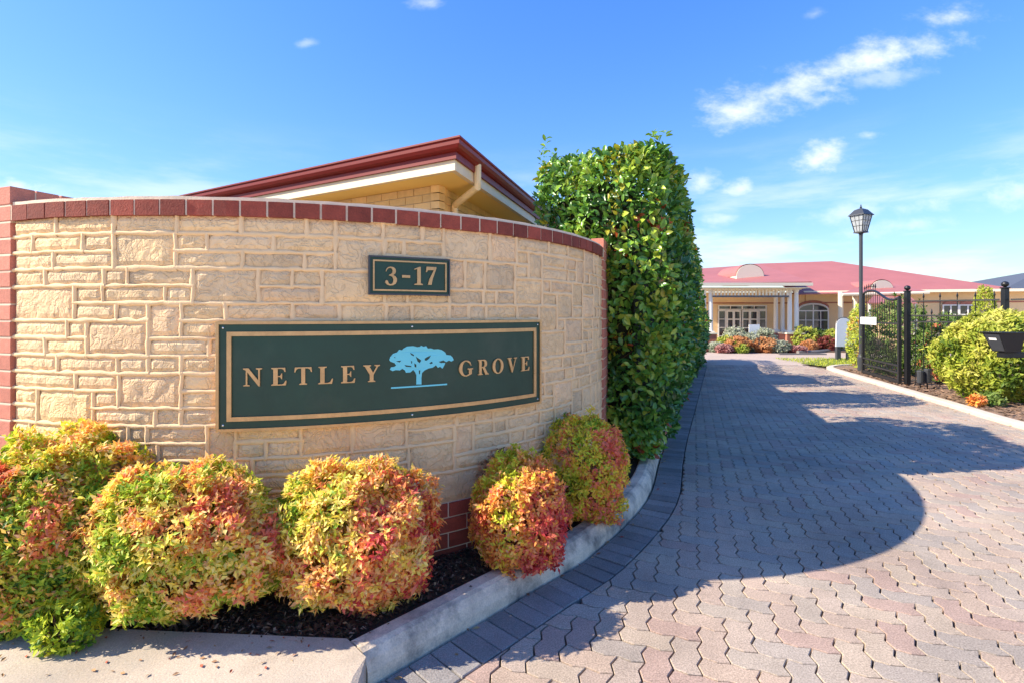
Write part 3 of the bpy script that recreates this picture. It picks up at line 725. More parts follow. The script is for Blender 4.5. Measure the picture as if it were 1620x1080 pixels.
for px in (353, 650, 845):
    for z_ in (zb+.028, zt-.028):
        a = a_px(px) if px != 353 else aL+.028/RW
        if px == 845: a = aR-.028/RW
        p = arc(a, RS+.012, z_); nn = Vector((math.sin(a), -math.cos(a), 0)); b = MB(); b.tube([p-nn*.002, p+nn*.003, p+nn*.005], [.0055, .0055, .003], 8); b.build('screw', M['screw'], sign)
# number plate
a0, a1 = a_px(583), a_px(708); z0, z1 = 1.45+.031*3.4*1.04, 1.45+.0
Ya = cyw-RW*math.cos(a0); Yb = cyw-RW*math.cos(a1)
z1 = (zz(404.5, Ya)+zz(413, Yb))/2; z0 = (zz(466, Ya)+zz(468.5, Yb))/2
num = thing('number_sign', 'small dark green street number plate reading 3-17 above the name plaque', 'sign', arc((a0+a1)/2, RS, z0))
b = MB(); arcstrip(b, a0, a1, RW-.004, RS+.010, z0, z1); b.build('panel', M['green'], num)
b = MB(); arc_frame(b, a0-.001, a1+.001, z0-.002, z1+.002, .008, RW, RS+.016); b.build('outer_frame', M['dgrey'], num)
b = MB(); arc_frame(b, a0+.019/RW, a1-.019/RW, z0+.019, z1-.019, .008, RS+.0095, RS+.017); b.build('inner_frame', M['bronze'], num)
for ch, p0, p1 in (('3', 608, 626), ('-', 634, 646.5), ('1', 653, 666), ('7', 671, 687)):
    Yc = cyw-RW*math.cos(a_px((p0+p1)/2)); zc = zz(437.5, Yc); glyph(ch, a_px(p0), a_px(p1), zc-.049, .098, RS+.0095, RS+.018, M['bronze'], num, 'numeral')

# ------------------------------------------------------------------ the house behind the wall
def lerp(p, q, t): return (p[0]+(q[0]-p[0])*t, p[1]+(q[1]-p[1])*t)
C0 = Vector((-.482, 4.65, 0)); dl = Vector((-4.34, 2.49, 0)).normalized(); dr = Vector((.799, 2.60, 0)).normalized()
LL, LR = 9.0, 8.5; ZG = 3.10; ZS = 2.83
house = thing('house', 'cream brick house with a dark red gutter and roof behind the sign wall', 'house', (-2.2, 8, 0))
nl = Vector((-dl.y, dl.x, 0)); nl = nl if nl.y < 0 else -nl        # outward normals
nr = Vector((dr.y, -dr.x, 0))
def off_corner(d):
    """corner of the eave lines moved inwards by d"""
    A = np.array([[nl.x, nl.y], [nr.x, nr.y]]); bb = np.array([nl.dot(C0)-d, nr.dot(C0)-d]); x = np.linalg.solve(A, bb); return Vector((x[0], x[1], 0))
def band(b, d0, d1, z0, z1):
    """two-armed strip round the eave between inward offsets d0 and d1"""
    P0, P1 = off_corner(d0), off_corner(d1)
    a = [P0+dl*LL, P0, P0+dr*LR]; c = [P1+dl*LL, P1, P1+dr*LR]
    for i in range(2):
        q = [a[i], a[i+1], c[i+1], c[i]]; vs = [(p.x, p.y, z0) for p in q]+[(p.x, p.y, z1) for p in q]
        b.add(vs, [(0, 1, 2, 3), (7, 6, 5, 4), (1, 0, 4, 5), (2, 1, 5, 6), (3, 2, 6, 7), (0, 3, 7, 4)])
def mould(b, prof):
    vs = []; n = len(prof); fs = []
    for d, z in prof:
        P = off_corner(d); vs += [((P+dl*LL).x, (P+dl*LL).y, z), (P.x, P.y, z), ((P+dr*LR).x, (P+dr*LR).y, z)]
    for k in range(n-1):
        for i in range(2): fs.append((3*k+i, 3*k+i+1, 3*k+i+4, 3*k+i+3))
    b.add(vs, fs)
b = MB(); mould(b, [(.10, ZG-.03), (.012, ZG), (-.004, ZG-.006), (-.004, ZG-.022), (.01, ZG-.034), (.012, ZG-.07), (.03, ZG-.10), (.055, ZG-.118), (.10, ZG-.125)]); b.build('gutter', M['hred'], house)
b = MB(); band(b, .075, .10, ZG-.185, ZG-.02); b.build('fascia', M['hred'], house)
b = MB(); band(b, .102, .125, ZS-.015, ZG-.165); band(b, .126, .16, ZS-.012, ZS+.03); b.build('fascia_lining', M['lining'], house)
b = MB(); band(b, .16, .62, ZS, ZS+.02); b.build('soffit', M['soffit'], house)
Cw = off_corner(.50)
# walls: mortar core and separate bricks near the corner
b = MB()
for d, q in ((dl, nl), (dr, nr)):
    p0, p1 = Cw-q*.012+d*.075, Cw+d*8.2-q*.012; r0, r1 = p0-q*.2, p1-q*.2
    vs = [(p.x, p.y, z) for z in (0, ZS) for p in (p0, p1, r1, r0)]; b.add(vs, [(0, 1, 2, 3), (4, 5, 6, 7), (0, 1, 5, 4), (1, 2, 6, 5), (2, 3, 7, 6), (3, 0, 4, 7)])
b.build('wall', M['cbrickm'], house)
nbk = 0
for d, q, reach, sgn in ((dl, nl, 2.6, 1), (dr, nr, 2.3, 1)):
    for k in range(9):
        z1 = ZS-.004-.086*k; z0 = z1-.076; s0 = 0 if k % 2 else -.12
        if d is dr: s0 = 0 if k % 2 == 0 else -.12
        while s0 < reach:
            x0, x1 = max(s0, 0.0), s0+.23
            Mx = Matrix(((d.x, -q.x, 0, Cw.x), (d.y, -q.y, 0, Cw.y), (0, 0, 1, 0), (0, 0, 0, 1)))
            b = MB(); b.box(x0+(0.0 if x0 > 0 else .0), x1, (.001 if x0 > 0 else .0015 if d is dl else .003), .1, z0, z1, M=Mx); b.build('brick', M['cbrick'], house); nbk += 1; s0 += .24
# roof: two planes rising from the eaves to a hip
b = MB(); slope = .26
P = off_corner(.0); top = off_corner(4.0); zt_ = ZG-.01+4.0*slope
a = P+dl*LL; c = P+dr*LR; tl = top+dl*(LL-2); tr = top+dr*(LR-2)
vs = [(a.x, a.y, ZG-.01), (P.x, P.y, ZG-.01), (c.x, c.y, ZG-.01), (tl.x, tl.y, zt_), (top.x, top.y, zt_), (tr.x, tr.y, zt_)]
b.add(vs, [(0, 1, 4, 3), (1, 2, 5, 4)]); b.build('roof', M['hred'], house)
Ph = off_corner(.35); b = MB(); b.tube([(Ph.x, Ph.y, ZG+.35*slope-.02), (top.x, top.y, zt_+.0)], .045, 8); b.build('hip_cap', M['hred'], house)
# downpipe
g0 = C0+dr*.62-nr*.06; w0 = Cw+dr*.30+nr*.05
b = MB(); b.tube([(g0.x, g0.y, ZG-.10), (g0.x, g0.y, ZG-.30), (g0.x, g0.y-.005, ZG-.335), (w0.x, w0.y, ZS-.16), (w0.x, w0.y, ZS-.2), (w0.x, w0.y, .5)], .037, 10); b.build('downpipe', M['pipe'], house, smooth=False)

# ------------------------------------------------------------------ foliage builders
def pick(pal, t):
    t = np.clip(t, 0, .9999)*(len(pal)-1); i = t.astype(int); f = (t-i)[:, None]; pal = np.array(pal); return pal[i]*(1-f)+pal[i+1]*f
def shrub(name, label, cat, c, rad, pal, ncl, leafL=.032, leafW=.0135, per=6, seed=1, bias=(0, 0, 0), group=None, stems=7, mat_='leaf', zmin=.10, lumps=.24, shape=2.1, nscale=6, spread=.75, flop=0, jit=.16, namp=.72):
    """rounded shrub: whorls of small leaves over a lumpy ellipsoid, stems underneath"""
    c = np.array(c); rad = np.array(rad)
    D = rand_unit(ncl*2); D = D[(D[:, 2]*rad[2]+c[2] > zmin)][:ncl]; n = len(D)
    q = np.sum(np.abs(D)**shape, axis=1)**(-1/shape); Dn = D*q[:, None]
    bump_ = 1+lumps*pnoise(D, 2.2, seed)+lumps*.6*pnoise(D, 5.5, seed+3)
    dep = 1-.15*RNG.random(n)**1.8
    P = c+Dn*rad*(bump_*dep)[:, None]
    P[:, 2] = np.maximum(P[:, 2], zmin+.005)
    Nr = D/rad; Nr /= np.linalg.norm(Nr, axis=1, keepdims=True)
    t = .5+namp*pnoise(P, nscale, seed+11)+D @ np.array(bias)+RNG.normal(size=n)*jit
    up = np.array([0, 0, 1.0])
    Pn = np.repeat(P, per, 0); Nn = np.repeat(Nr, per, 0); tt = np.repeat(t, per)+RNG.normal(size=n*per)*.11
    tang = rand_unit(n*per); tang -= Nn*np.sum(tang*Nn, 1, keepdims=True); tang /= np.linalg.norm(tang, axis=1, keepdims=True)+1e-9
    ax = tang*spread+Nn*RNG.uniform(.05, .95, (n*per, 1))+up*(.22-flop)
    Pn = Pn+rand_unit(n*per)*leafL*.45
    nm = Nn+rand_unit(n*per)*.45+up*.2+np.array(SUN_TO)*.55
    Ls = leafL*RNG.uniform(.65, 1.25, n*per); Ws = leafW*RNG.uniform(.75, 1.25, n*per)
    Cc = pick(pal, tt)*RNG.uniform(.85, 1.22, (n*per, 1))
    me = leaf_mesh('foliage', Pn, ax, nm, Ls, Ws, Cc, M[mat_], fine=False)
    o = thing(name, label, cat, (c[0], c[1], zmin), group)
    f = link('foliage', me, o); f['kind'] = 'stuff'
    if stems:
        b = MB()
        for k in range(stems):
            d = Vector(rand_unit(1)[0]); d.z = abs(d.z)*.6+.45; d.normalize(); base = Vector((c[0]+RNG.normal()*rad[0]*.1, c[1]+RNG.normal()*rad[1]*.1, zmin-.02))
            e = Vector((c[0]+d.x*rad[0]*.78, c[1]+d.y*rad[1]*.78, c[2]+abs(d.z)*rad[2]*.45)); mid = base.lerp(e, .5)+Vector((0, 0, -.03))
            r = .006 if rad[0] < .6 else .014
            b.tube([base, mid, e], [r, r*.8, r*.4], 5)
            for w in range(2):
                e2 = mid.lerp(e, .3+.4*RNG.random())+Vector(rand_unit(1)[0])*rad[0]*.45; b.tube([mid, e2], [r*.6, r*.25], 4)
        b.build('stems', M['stem'], o)
    return o
YEL = (.95, .73, .075); CRM = (.95, .79, .24); ORG_ = (.92, .45, .08); PCH = (.93, .50, .24); COR = (.88, .24, .14); RED = (.66, .075, .075); GRN = (.21, .37, .03); LIM = (.62, .68, .055); DGR = (.06, .14, .02); BRN = (.34, .14, .09)
gN = 'low heavenly bamboo shrubs along the sign wall'
shrub('nandina_shrub', 'yellow green shrub with orange red edges nearest the tall hedge', 'shrub', (.47, 3.34, .43), (.285, .26, .345), [GRN, LIM, YEL, LIM, YEL, ORG_, COR, COR], 2700, seed=2, bias=(.28, -.05, -.05), group=gN, leafL=.030)
shrub('nandina_shrub', 'small dull brownish pink shrub tucked against the wall behind the red tipped shrub', 'shrub', (-.10, 3.05, .42), (.17, .15, .22), [DGR, BRN, PCH, BRN, COR], 800, seed=3, group=gN, leafL=.029)
shrub('nandina_shrub', 'compact peach orange shrub with crimson lower leaves overhanging the kerb', 'shrub', (.04, 2.73, .37), (.235, .215, .325), [LIM, YEL, PCH, ORG_, ORG_, COR, COR, RED, RED], 2500, seed=4, bias=(.32, 0, -.30), namp=.45, group=gN, leafL=.030)
shrub('nandina_shrub', 'round bright yellow and coral shrub in front of the right half of the plaque', 'shrub', (-.735, 2.34, .44), (.37, .26, .325), [GRN, LIM, CRM, YEL, CRM, PCH, ORG_, COR, RED], 4700, seed=5, bias=(.30, -.03, -.13), namp=.45, group=gN)
shrub('nandina_shrub', 'wide yellow, green and orange shrub with bare stems showing at its right foot', 'shrub', (-1.44, 2.20, .47), (.435, .24, .31), [GRN, LIM, GRN, LIM, CRM, YEL, CRM, PCH, ORG_, COR], 4800, seed=6, bias=(.12, -.06, .10), group=gN, stems=14)
shrub('nandina_shrub', 'tallest yellow green shrub at the left pier, against the stone', 'shrub', (-2.06, 2.33, .55), (.38, .22, .35), [GRN, LIM, GRN, LIM, YEL, CRM, PCH, ORG_], 4000, seed=7, bias=(.02, 0, .05), group=gN)
shrub('nandina_shrub', 'green and orange shrub cut off by the left edge of the photo', 'shrub', (-2.10, 2.17, .46), (.35, .18, .33), [DGR, GRN, LIM, GRN, YEL, PCH, ORG_, COR, COR], 3400, seed=8, bias=(-.02, .1, .04), group=gN)
shrub('nandina_shrub', 'small low green sprig at the foot of the wide shrub', 'shrub', (-1.80, 2.04, .20), (.11, .08, .10), [DGR, GRN, LIM, LIM, YEL], 240, seed=9, group=gN, stems=4)
shrub('nandina_shrub', 'ankle high green sprig in the bottom left corner', 'shrub', (-2.18, 2.09, .20), (.13, .08, .10), [DGR, GRN, LIM, YEL, COR], 260, seed=10, group=gN, stems=4)

# tall clipped hedge: leaves over a rounded box that follows the drive
ud = np.array([.381, .925, 0]); FR = np.array([1.30, 4.27, 0]); FL = np.array([.12, 5.02, 0])
def hedge_pts(n, Lh, zt_, z0=.16, fr=FR, fl=FL, r=.36, faces=(1, 1, 1, 0), seed=0):
    """returns points and outward normals on the hedge skin"""
    wv_ = fl-fr; wl_ = np.linalg.norm(wv_); wn = wv_/wl_; fn = np.array([wn[1], -wn[0], 0]); fn = fn if fn @ ud < 0 else -fn; sn = np.array([ud[1], -ud[0], 0])
    ar = np.array([faces[0]*wl_*(zt_-z0), faces[1]*Lh*(zt_-z0), faces[2]*Lh*wl_, faces[3]*Lh*(zt_-z0)]); cnt = (ar/ar.sum()*n).astype(int)
    T, Wp, Z = [], [], []
    for k, c in enumerate(cnt):
        a, b_ = RNG.random(c), RNG.random(c)
        if k == 0: t, w, z = np.zeros(c), a*wl_, z0+b_*(zt_-z0)
        elif k == 1: t, w, z = a*Lh, np.zeros(c), z0+b_*(zt_-z0)
        elif k == 2: t, w, z = a*Lh, b_*wl_, np.full(c, zt_)
        else: t, w, z = a*Lh, np.full(c, wl_), z0+b_*(zt_-z0)
        T.append(t); Wp.append(w); Z.append(z)
    T, Wp, Z = map(np.concatenate, (T, Wp, Z))
    t2 = np.clip(T, r, Lh-r); w2 = np.clip(Wp, r, wl_-r); z2 = np.minimum(Z, zt_-r)
    d = np.stack([T-t2, Wp-w2, Z-z2], 1); l = np.linalg.norm(d, axis=1, keepdims=True)+1e-9; dn = d/l
    q = np.stack([t2, w2, z2], 1)+dn*r
    Pw = fr+ud*q[:, :1]+wn*q[:, 1:2]; Pw[:, 2] = q[:, 2]
    Nw = -fn*np.minimum(dn[:, :1], 0)*-1 + fn*0
    Nw = fn*np.maximum(-dn[:, :1], 0)-fn*np.maximum(dn[:, :1], 0)+sn*np.maximum(-dn[:, 1:2], 0)-sn*np.maximum(dn[:, 1:2], 0)+np.array([0, 0, 1.0])*dn[:, 2:3]
    Nw /= np.linalg.norm(Nw, axis=1, keepdims=True)+1e-9
    hz = (Pw[:, 2]-z0)/(zt_-z0); side = np.maximum(-dn[:, 1], 0)
    Pw += sn*(side*(.13*np.sin(np.clip(hz, 0, 1)*PI)-.10*np.clip(1-hz*3, 0, 1)))[:, None]
    return Pw, Nw
HG = [(.04, .11, .022), (.075, .20, .03), (.14, .31, .04), (.25, .43, .05), (.44, .55, .07)]
def hedge(name, label, n, Lh, ztop, fr, fl, faces, seed, leafparts=0, cat='hedge', reds=True):
    P, Nw = hedge_pts(n, Lh, ztop, fr=fr, fl=fl, faces=faces)
    n = len(P); bm_ = pnoise(P, 1.6, seed)*.10+pnoise(P, 4.5, seed+2)*.06
    dep = RNG.random(n)**2*.22
    P = P+Nw*(bm_-dep)[:, None]
    tang = rand_unit(n); ax = tang*.75+Nw*.45+np.array([0, 0, .25])
    nm = Nw*.9+rand_unit(n)*.6+np.array([0, 0, .35])+np.array(SUN_TO)*.3
    Ls = RNG.uniform(.055, .105, n); Ws = Ls*RNG.uniform(.42, .55, n)
    t = .45+pnoise(P, 2.5, seed+5)*.7+RNG.normal(size=n)*.2
    Cc = pick(HG, t)
    # new growth: yellow to red tips near the top right edge
    if reds:
        yel = (pnoise(P, 3.1, seed+9) > .2) & (RNG.random(n) < .42) & (P[:, 2] > 1.0); Cc[yel] = np.array([.42, .40, .035])*RNG.uniform(.7, 1.2, (yel.sum(), 1))
        rd = (pnoise(P, 2.3, seed+21) > .30) & (RNG.random(n) < .2) & (P[:, 2] < 2.45); Cc[rd] = np.array([.48, .10, .03])*RNG.uniform(.6, 1.3, (rd.sum(), 1))
    if ztop > 3 and leafparts:
        ex = []
        for q in range(26):
            a_, w_ = RNG.random()*.8, RNG.random(); p0 = fr+ud*a_+(fl-fr)*w_; p0[2] = ztop-.04+RNG.normal()*.02; d_ = np.array([RNG.normal()*.35, RNG.normal()*.35, 1.0]); h_ = RNG.uniform(.03, .09)+.09*(w_ > .75)
            for z_ in np.linspace(.2, 1, 6): ex.append((p0+d_*h_*z_, np.append(RNG.normal(size=2), .5), np.append(RNG.normal(size=2)*.4, 1)))
        P = np.concatenate([P, [e[0] for e in ex]]); ax = np.concatenate([ax, [e[1] for e in ex]]); nm = np.concatenate([nm, [e[2] for e in ex]]); m_ = len(ex); n += m_
        Ls = np.concatenate([Ls, RNG.uniform(.05, .08, m_)]); Ws = Ls*.46; Cc = np.concatenate([Cc, pick(HG, RNG.uniform(.5, 1, m_))]); dep = np.concatenate([dep, np.full(m_, 1.0)])
    o = thing(name, label, cat, (float(fr[0]+fl[0])/2, float(fr[1]+fl[1])/2, .1))
    if leafparts:
        d = np.linalg.norm(P-np.array([0, 0, HC]), axis=1)+dep*6; near = np.argsort(d)[:leafparts]; keep = np.ones(n, bool); keep[near] = False
        pal = [HG[1], HG[2], HG[2], HG[3], HG[4], (.30, .34, .04)]
        mes = []
        for ccol in pal:
            for k in range(2):
                one = lambda v: np.array([v], float)
                mes.append(leaf_mesh('leaf', one((0, 0, 0)), one((1, 0, 0)), one((0, 0, 1)), one(.08), one(.040+.003*k), one(ccol), M['hleaf'], fold=.2+.1*k, fine=True))
        for i in near:
            x = Vector(ax[i]).normalized(); y = Vector(nm[i]).cross(x).normalized(); z = x.cross(y)
            ob = bpy.data.objects.new('leaf', mes[int(RNG.integers(len(mes)))]); COL.objects.link(ob)
            s_ = Ls[i]/.08; ob.parent = o; Mx = Matrix((x, y, z)).transposed().to_4x4(); Mx = Matrix.Translation(Vector(P[i])-Vector(o.location)) @ Mx @ Matrix.Scale(s_, 4); ob.matrix_local = Mx
        P, ax, nm, Ls, Ws, Cc = P[keep], ax[keep], nm[keep], Ls[keep], Ws[keep], Cc[keep]
    me = leaf_mesh('foliage', P, ax, nm, Ls, Ws, Cc, M['hleaf'], fold=.25, fine=True)
    f = link('foliage', me, o); f['kind'] = 'stuff'
    # inside: trunks and twigs, then an added solid dark core that blocks see-through
    b = MB(); wn = (fl-fr); sl = np.linalg.norm(wn)
    k = 0; tcur = .35
    while tcur < Lh-.1:
        p = fr+ud*tcur+wn*.5; b.tube([(p[0], p[1], .05), (p[0]+.03, p[1], ztop*.5), (p[0]-.02, p[1]+.03, ztop*.85)], [.035, .028, .012], 6)
        for q in range(26):
            z = .3+(ztop-.5)*RNG.random(); e = p+np.clip(RNG.normal(size=3), -1.3, 1.3)*np.array([.27, .27, 0]); b.tube([(p[0], p[1], z-.15), (e[0], e[1], z+.12)], [.010, .003], 4)
        tcur += .55
    b.build('trunk', M['stem'], o)
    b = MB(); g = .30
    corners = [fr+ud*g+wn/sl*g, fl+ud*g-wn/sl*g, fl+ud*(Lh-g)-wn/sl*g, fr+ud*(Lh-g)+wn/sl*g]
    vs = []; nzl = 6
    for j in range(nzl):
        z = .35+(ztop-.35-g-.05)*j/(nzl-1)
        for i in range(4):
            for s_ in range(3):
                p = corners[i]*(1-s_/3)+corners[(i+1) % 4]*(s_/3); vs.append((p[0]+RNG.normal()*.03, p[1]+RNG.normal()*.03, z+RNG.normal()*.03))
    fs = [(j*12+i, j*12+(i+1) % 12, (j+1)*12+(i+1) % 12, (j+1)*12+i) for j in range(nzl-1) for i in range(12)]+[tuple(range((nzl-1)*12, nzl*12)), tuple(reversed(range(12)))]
    b.add(vs, fs); b.build('dark_core', M['core'], o)
    return o
hedge('hedge', 'tall clipped glossy green hedge rising above the right end of the sign wall', 15500, 2.0, 3.02, FR, FL, (1.25, 1, .7, .25), 3, leafparts=298)
def seg(t0, L, z, nm, lab, n):  # stretch heights, mostly hidden, shaped to cast the shadow bands over the drive
    hedge(nm, lab, n, L, z, FR+ud*t0+np.array([-.05, .02, 0]), FL+ud*t0, (.15, 1, .35, .05), 5+t0, reds=True)
seg(2.15, 1.2, 1.62, 'hedge', 'low stretch of hedge just beyond the tall clipped hedge', 2600)
seg(3.42, 1.45, 3.1, 'hedge', 'second tall stretch of hedge along the drive', 4200)
seg(4.98, .9, 1.35, 'hedge', 'short low stretch of hedge halfway along the drive', 1600)
seg(5.95, 2.0, 2.65, 'hedge', 'third tall stretch of hedge farther down the drive', 3600)
seg(8.05, 4.4, 1.8, 'hedge', 'far low end of the hedge beside the forecourt', 4200)

# ------------------------------------------------------------------ gate, fence, lamp
def post(px, D, top, wd, label):
    x = gx(px, D); o = thing('fence_post', label, 'post', (x, D, 0), 'black steel posts of the entrance fence')
    b = MB(); b.box(x-wd/2, x+wd/2, D-wd/2, D+wd/2, -.02, top-.13, bev=.006); b.build('shaft', M['black'], o)
    b = MB(); b.box(x-wd*.62, x+wd*.62, D-wd*.62, D+wd*.62, top-.13, top-.105, bev=.004); b.build('cap', M['black'], o)
    b = MB(); b.lathe((x, D, top-.105), [(.02, 0), (.025, .012), (.045, .022), (.056, .05), (.05, .078), (.03, .096), (.008, .104)], 14); b.build('ball_finial', M['black'], o, smooth=True)
    return x, D
P1 = post(1435.5, 10.09, 2.02, .078, 'black square steel post hinged to the open gate')
P2 = post(1590, 8.8, 2.02, .078, 'black ball topped post standing behind the yellow green bush')
def fence(p, q, label):
    p = Vector((*p, 0)); q = Vector((*q, 0)); L = (q-p).length; t = (q-p).normalized(); p = p+t*.075; q = q-t*.075; L = (q-p).length
    o = thing('steel_fence', label, 'fence', tuple((p+q)/2), None)
    for z in (1.70, 1.42, 1.30, .16):
        b = MB(); b.tube([(p.x, p.y, z), (q.x, q.y, z)], .018, 4); b.build('rail', M['black'], o)
    n = int(L/.125)
    for k in range(n):
        w = p+t*(L*(k+.5)/n); top = 1.86 if k % 2 else 1.55
        b = MB(); b.tube([(w.x, w.y, .08), (w.x, w.y, top-.09)], .0085, 6); b.tube([(w.x, w.y, top-.10), (w.x, w.y, top-.07), (w.x, w.y, top)], [.010, .019, .002], 6); b.build('picket', M['black'], o)
    return o
fence(P1, P2, 'black steel picket fence between the gate post and the ball topped post')
fence(P2, (9.9, 6.4), 'black steel picket fence running right from the ball topped post')
# open gate leaf
G0 = Vector((gx(1424, 10.12), 10.12, 0)); G1 = Vector((gx(1365, 12.1), 12.1, 0)); gt = (G1-G0).normalized(); GLn = (G1-G0).length
gate = thing('entrance_gate', 'open black wrought steel gate leaf with a swooping top rail', 'gate', tuple(G0))
def gpt(s, z): w = G0+gt*s; return (w.x, w.y, z)
def gtop(s):
    u = s/GLn; return 1.74+.24*(.5-.5*math.cos(PI*min(max((u-.18)/.55, 0), 1)))-.06*max(0, (u-.8)/.2)**2+.05*max(0, 1-u/.12)
def gbox(nm, s0, s1, z0, z1, th=.04):
    b = MB(); Mx = Matrix(((gt.x, -gt.y, 0, G0.x), (gt.y, gt.x, 0, G0.y), (0, 0, 1, 0), (0, 0, 0, 1))); b.box(s0, s1, -th/2, th/2, z0, z1, M=Mx); return b.build(nm, M['black'], gate)
gbox('stile', 0, .055, .05, gtop(0), .055); gbox('stile', GLn-.055, GLn, .05, gtop(GLn), .055)
gbox('bottom_rail', .056, GLn-.056, .06, .13, .05); gbox('rail', .056, GLn-.056, .26, .295); gbox('rail', .056, GLn-.056, .40, .435); gbox('mid_rail', .056, GLn-.056, 1.24, 1.275)
b = MB(); b.tube([gpt(.02+(GLn-.04)*k/24, gtop(.02+(GLn-.04)*k/24)) for k in range(25)], .026, 6); b.build('top_rail', M['black'], gate)
nbar = 16
for k in range(1, nbar):
    s_ = GLn*k/nbar; zt_ = gtop(s_)
    tp = zt_+.13 if s_ > GLn*.6 else zt_-.0
    b = MB(); b.tube([gpt(s_, .10), gpt(s_, tp-.05)], .007, 6)
    if s_ > GLn*.6: b.tube([gpt(s_, tp-.06), gpt(s_, tp-.03), gpt(s_, tp+.05)], [.009, .02, .002], 6)
    b.build('bar', M['black'], gate)
    s2 = GLn*(k-.5)/nbar; hh = .80+.14*abs(math.cos(k*.8))
    b = MB(); b.tube([gpt(s2, .10), gpt(s2, hh-.05), gpt(s2, hh+.03)], [.006, .010, .002], 6); b.build('dog_bar', M['black'], gate)
for s_ in np.linspace(.16, GLn-.16, 9):
    b = MB(); b.tube([gpt(s_+.055*math.cos(t), .348+.05*math.sin(t)) for t in np.linspace(0, 2*PI, 13)], .006, 5); b.build('ring', M['black'], gate)
gs = thing('gate_sign', 'small plain white sign wired to the end of the open gate', 'sign', gpt(GLn-.2, 1.25))
b = MB(); Mx = Matrix(((gt.x, -gt.y, 0, G0.x), (gt.y, gt.x, 0, G0.y), (0, 0, 1, 0), (0, 0, 0, 1))); b.box(GLn-.95, GLn+.02, .034, .042, 1.21, 1.38, M=Mx); b.build('board', M['signw'], gs)
b = MB(); b.box(GLn-.5, GLn-.47, .0205, .033, 1.36, 1.375, M=Mx); b.box(GLn-.1, GLn-.07, .0205, .033, 1.36, 1.375, M=Mx); b.build('bracket', M['dgrey'], gs)
# lamp post
LX, LY = gx(1362, 12.6), 12.6
lamp = thing('street_lamp', 'tall black lamp post with a four sided glass lantern beside the gate', 'street lamp', (LX, LY, .04))
zb_ = zz(367, LY); zm = zz(341, LY); ztp = zz(325, LY)
b = MB(); b.lathe((LX, LY, .04), [(.075, 0), (.075, .35), (.05, .42), (.042, .6), (.040, zb_-.16), (.045, zb_-.10), (.07, zb_-.06), (.08, zb_-.045)], 12); b.build('pole', M['dgrey'], lamp, smooth=False)
def frus(b, w0, z0, w1, z1):
    vs = [(LX+sx*w, LY+sy*w, z) for w, z in ((w0, z0), (w1, z1)) for sx, sy in ((-1, -1), (1, -1), (1, 1), (-1, 1))]
    b.add(vs, [(0, 1, 5, 4), (1, 2, 6, 5), (2, 3, 7, 6), (3, 0, 4, 7), (3, 2, 1, 0), (4, 5, 6, 7)])
ww0, ww1 = .095, .165
RotL = Matrix.Rotation(math.radians(22), 4, 'Z')
def rotl(b): b.v = [tuple(RotL @ (Vector(v)-Vector((LX, LY, 0)))+Vector((LX, LY, 0))) for v in b.v]; return b
b = MB(); frus(b, ww0+.02, zb_-.03, ww0+.015, zb_); rotl(b).build('lantern_base', M['black'], lamp)
b = MB(); frus(b, ww1+.035, zm-.012, ww1+.025, zm+.012); frus(b, ww1+.02, zm+.0125, .10, zm+.135); frus(b, .095, zm+.1355, .03, zm+.17); rotl(b).build('lantern_roof', M['dgrey'], lamp)
b = MB(); b.lathe((LX, LY, zm+.165), [(.028, 0), (.018, .02), (.03, .035), (.012, .05), (.012, .09), (.001, ztp-zm-.165+.02)], 8); b.build('finial', M['black'], lamp)
b = MB()
for sx, sy in ((-1, -1), (1, -1), (1, 1), (-1, 1)): b.tube([(LX+sx*ww0, LY+sy*ww0, zb_), (LX+sx*ww1, LY+sy*ww1, zm-.013)], .011, 5)
for z, f in ((zb_+.14, .34), (zb_+.27, .66)):
    w = ww0+(ww1-ww0)*f; pts = [(LX-w, LY-w, z), (LX+w, LY-w, z), (LX+w, LY+w, z), (LX-w, LY+w, z), (LX-w, LY-w, z)]
    for i in range(4): b.tube([pts[i], pts[i+1]], .006, 4)
for f in (-.33, .33):
    for (ax_, sg) in ((0, -1), (0, 1), (1, -1), (1, 1)):
        g = lambda w: (LX+f*w, LY+sg*w) if ax_ == 0 else (LX+sg*w, LY+f*w)
        b.tube([(*g(ww0), zb_), (*g(ww1), zm-.013)], .005, 4)
rotl(b).build('lantern_frame', M['black'], lamp)
b = MB()
for i, (s0, s1) in enumerate((((-1, -1), (1, -1)), ((1, -1), (1, 1)), ((1, 1), (-1, 1)), ((-1, 1), (-1, -1)))):
    w0, w1 = ww0-.004, ww1-.004; b.add([(LX+s0[0]*w0, LY+s0[1]*w0, zb_+.002), (LX+s1[0]*w0, LY+s1[1]*w0, zb_+.002), (LX+s1[0]*w1, LY+s1[1]*w1, zm-.014), (LX+s0[0]*w1, LY+s0[1]*w1, zm-.014)], [(0, 1, 2, 3)])
rotl(b).build('lantern_glass', M['lglass'], lamp)
b = MB(); b.lathe((LX, LY, zb_+.001), [(.03, 0), (.03, .08), (.02, .1), (.025, .16), (.03, .2), (.012, .24)], 8); b.build('bulb', M['creamw'], lamp)

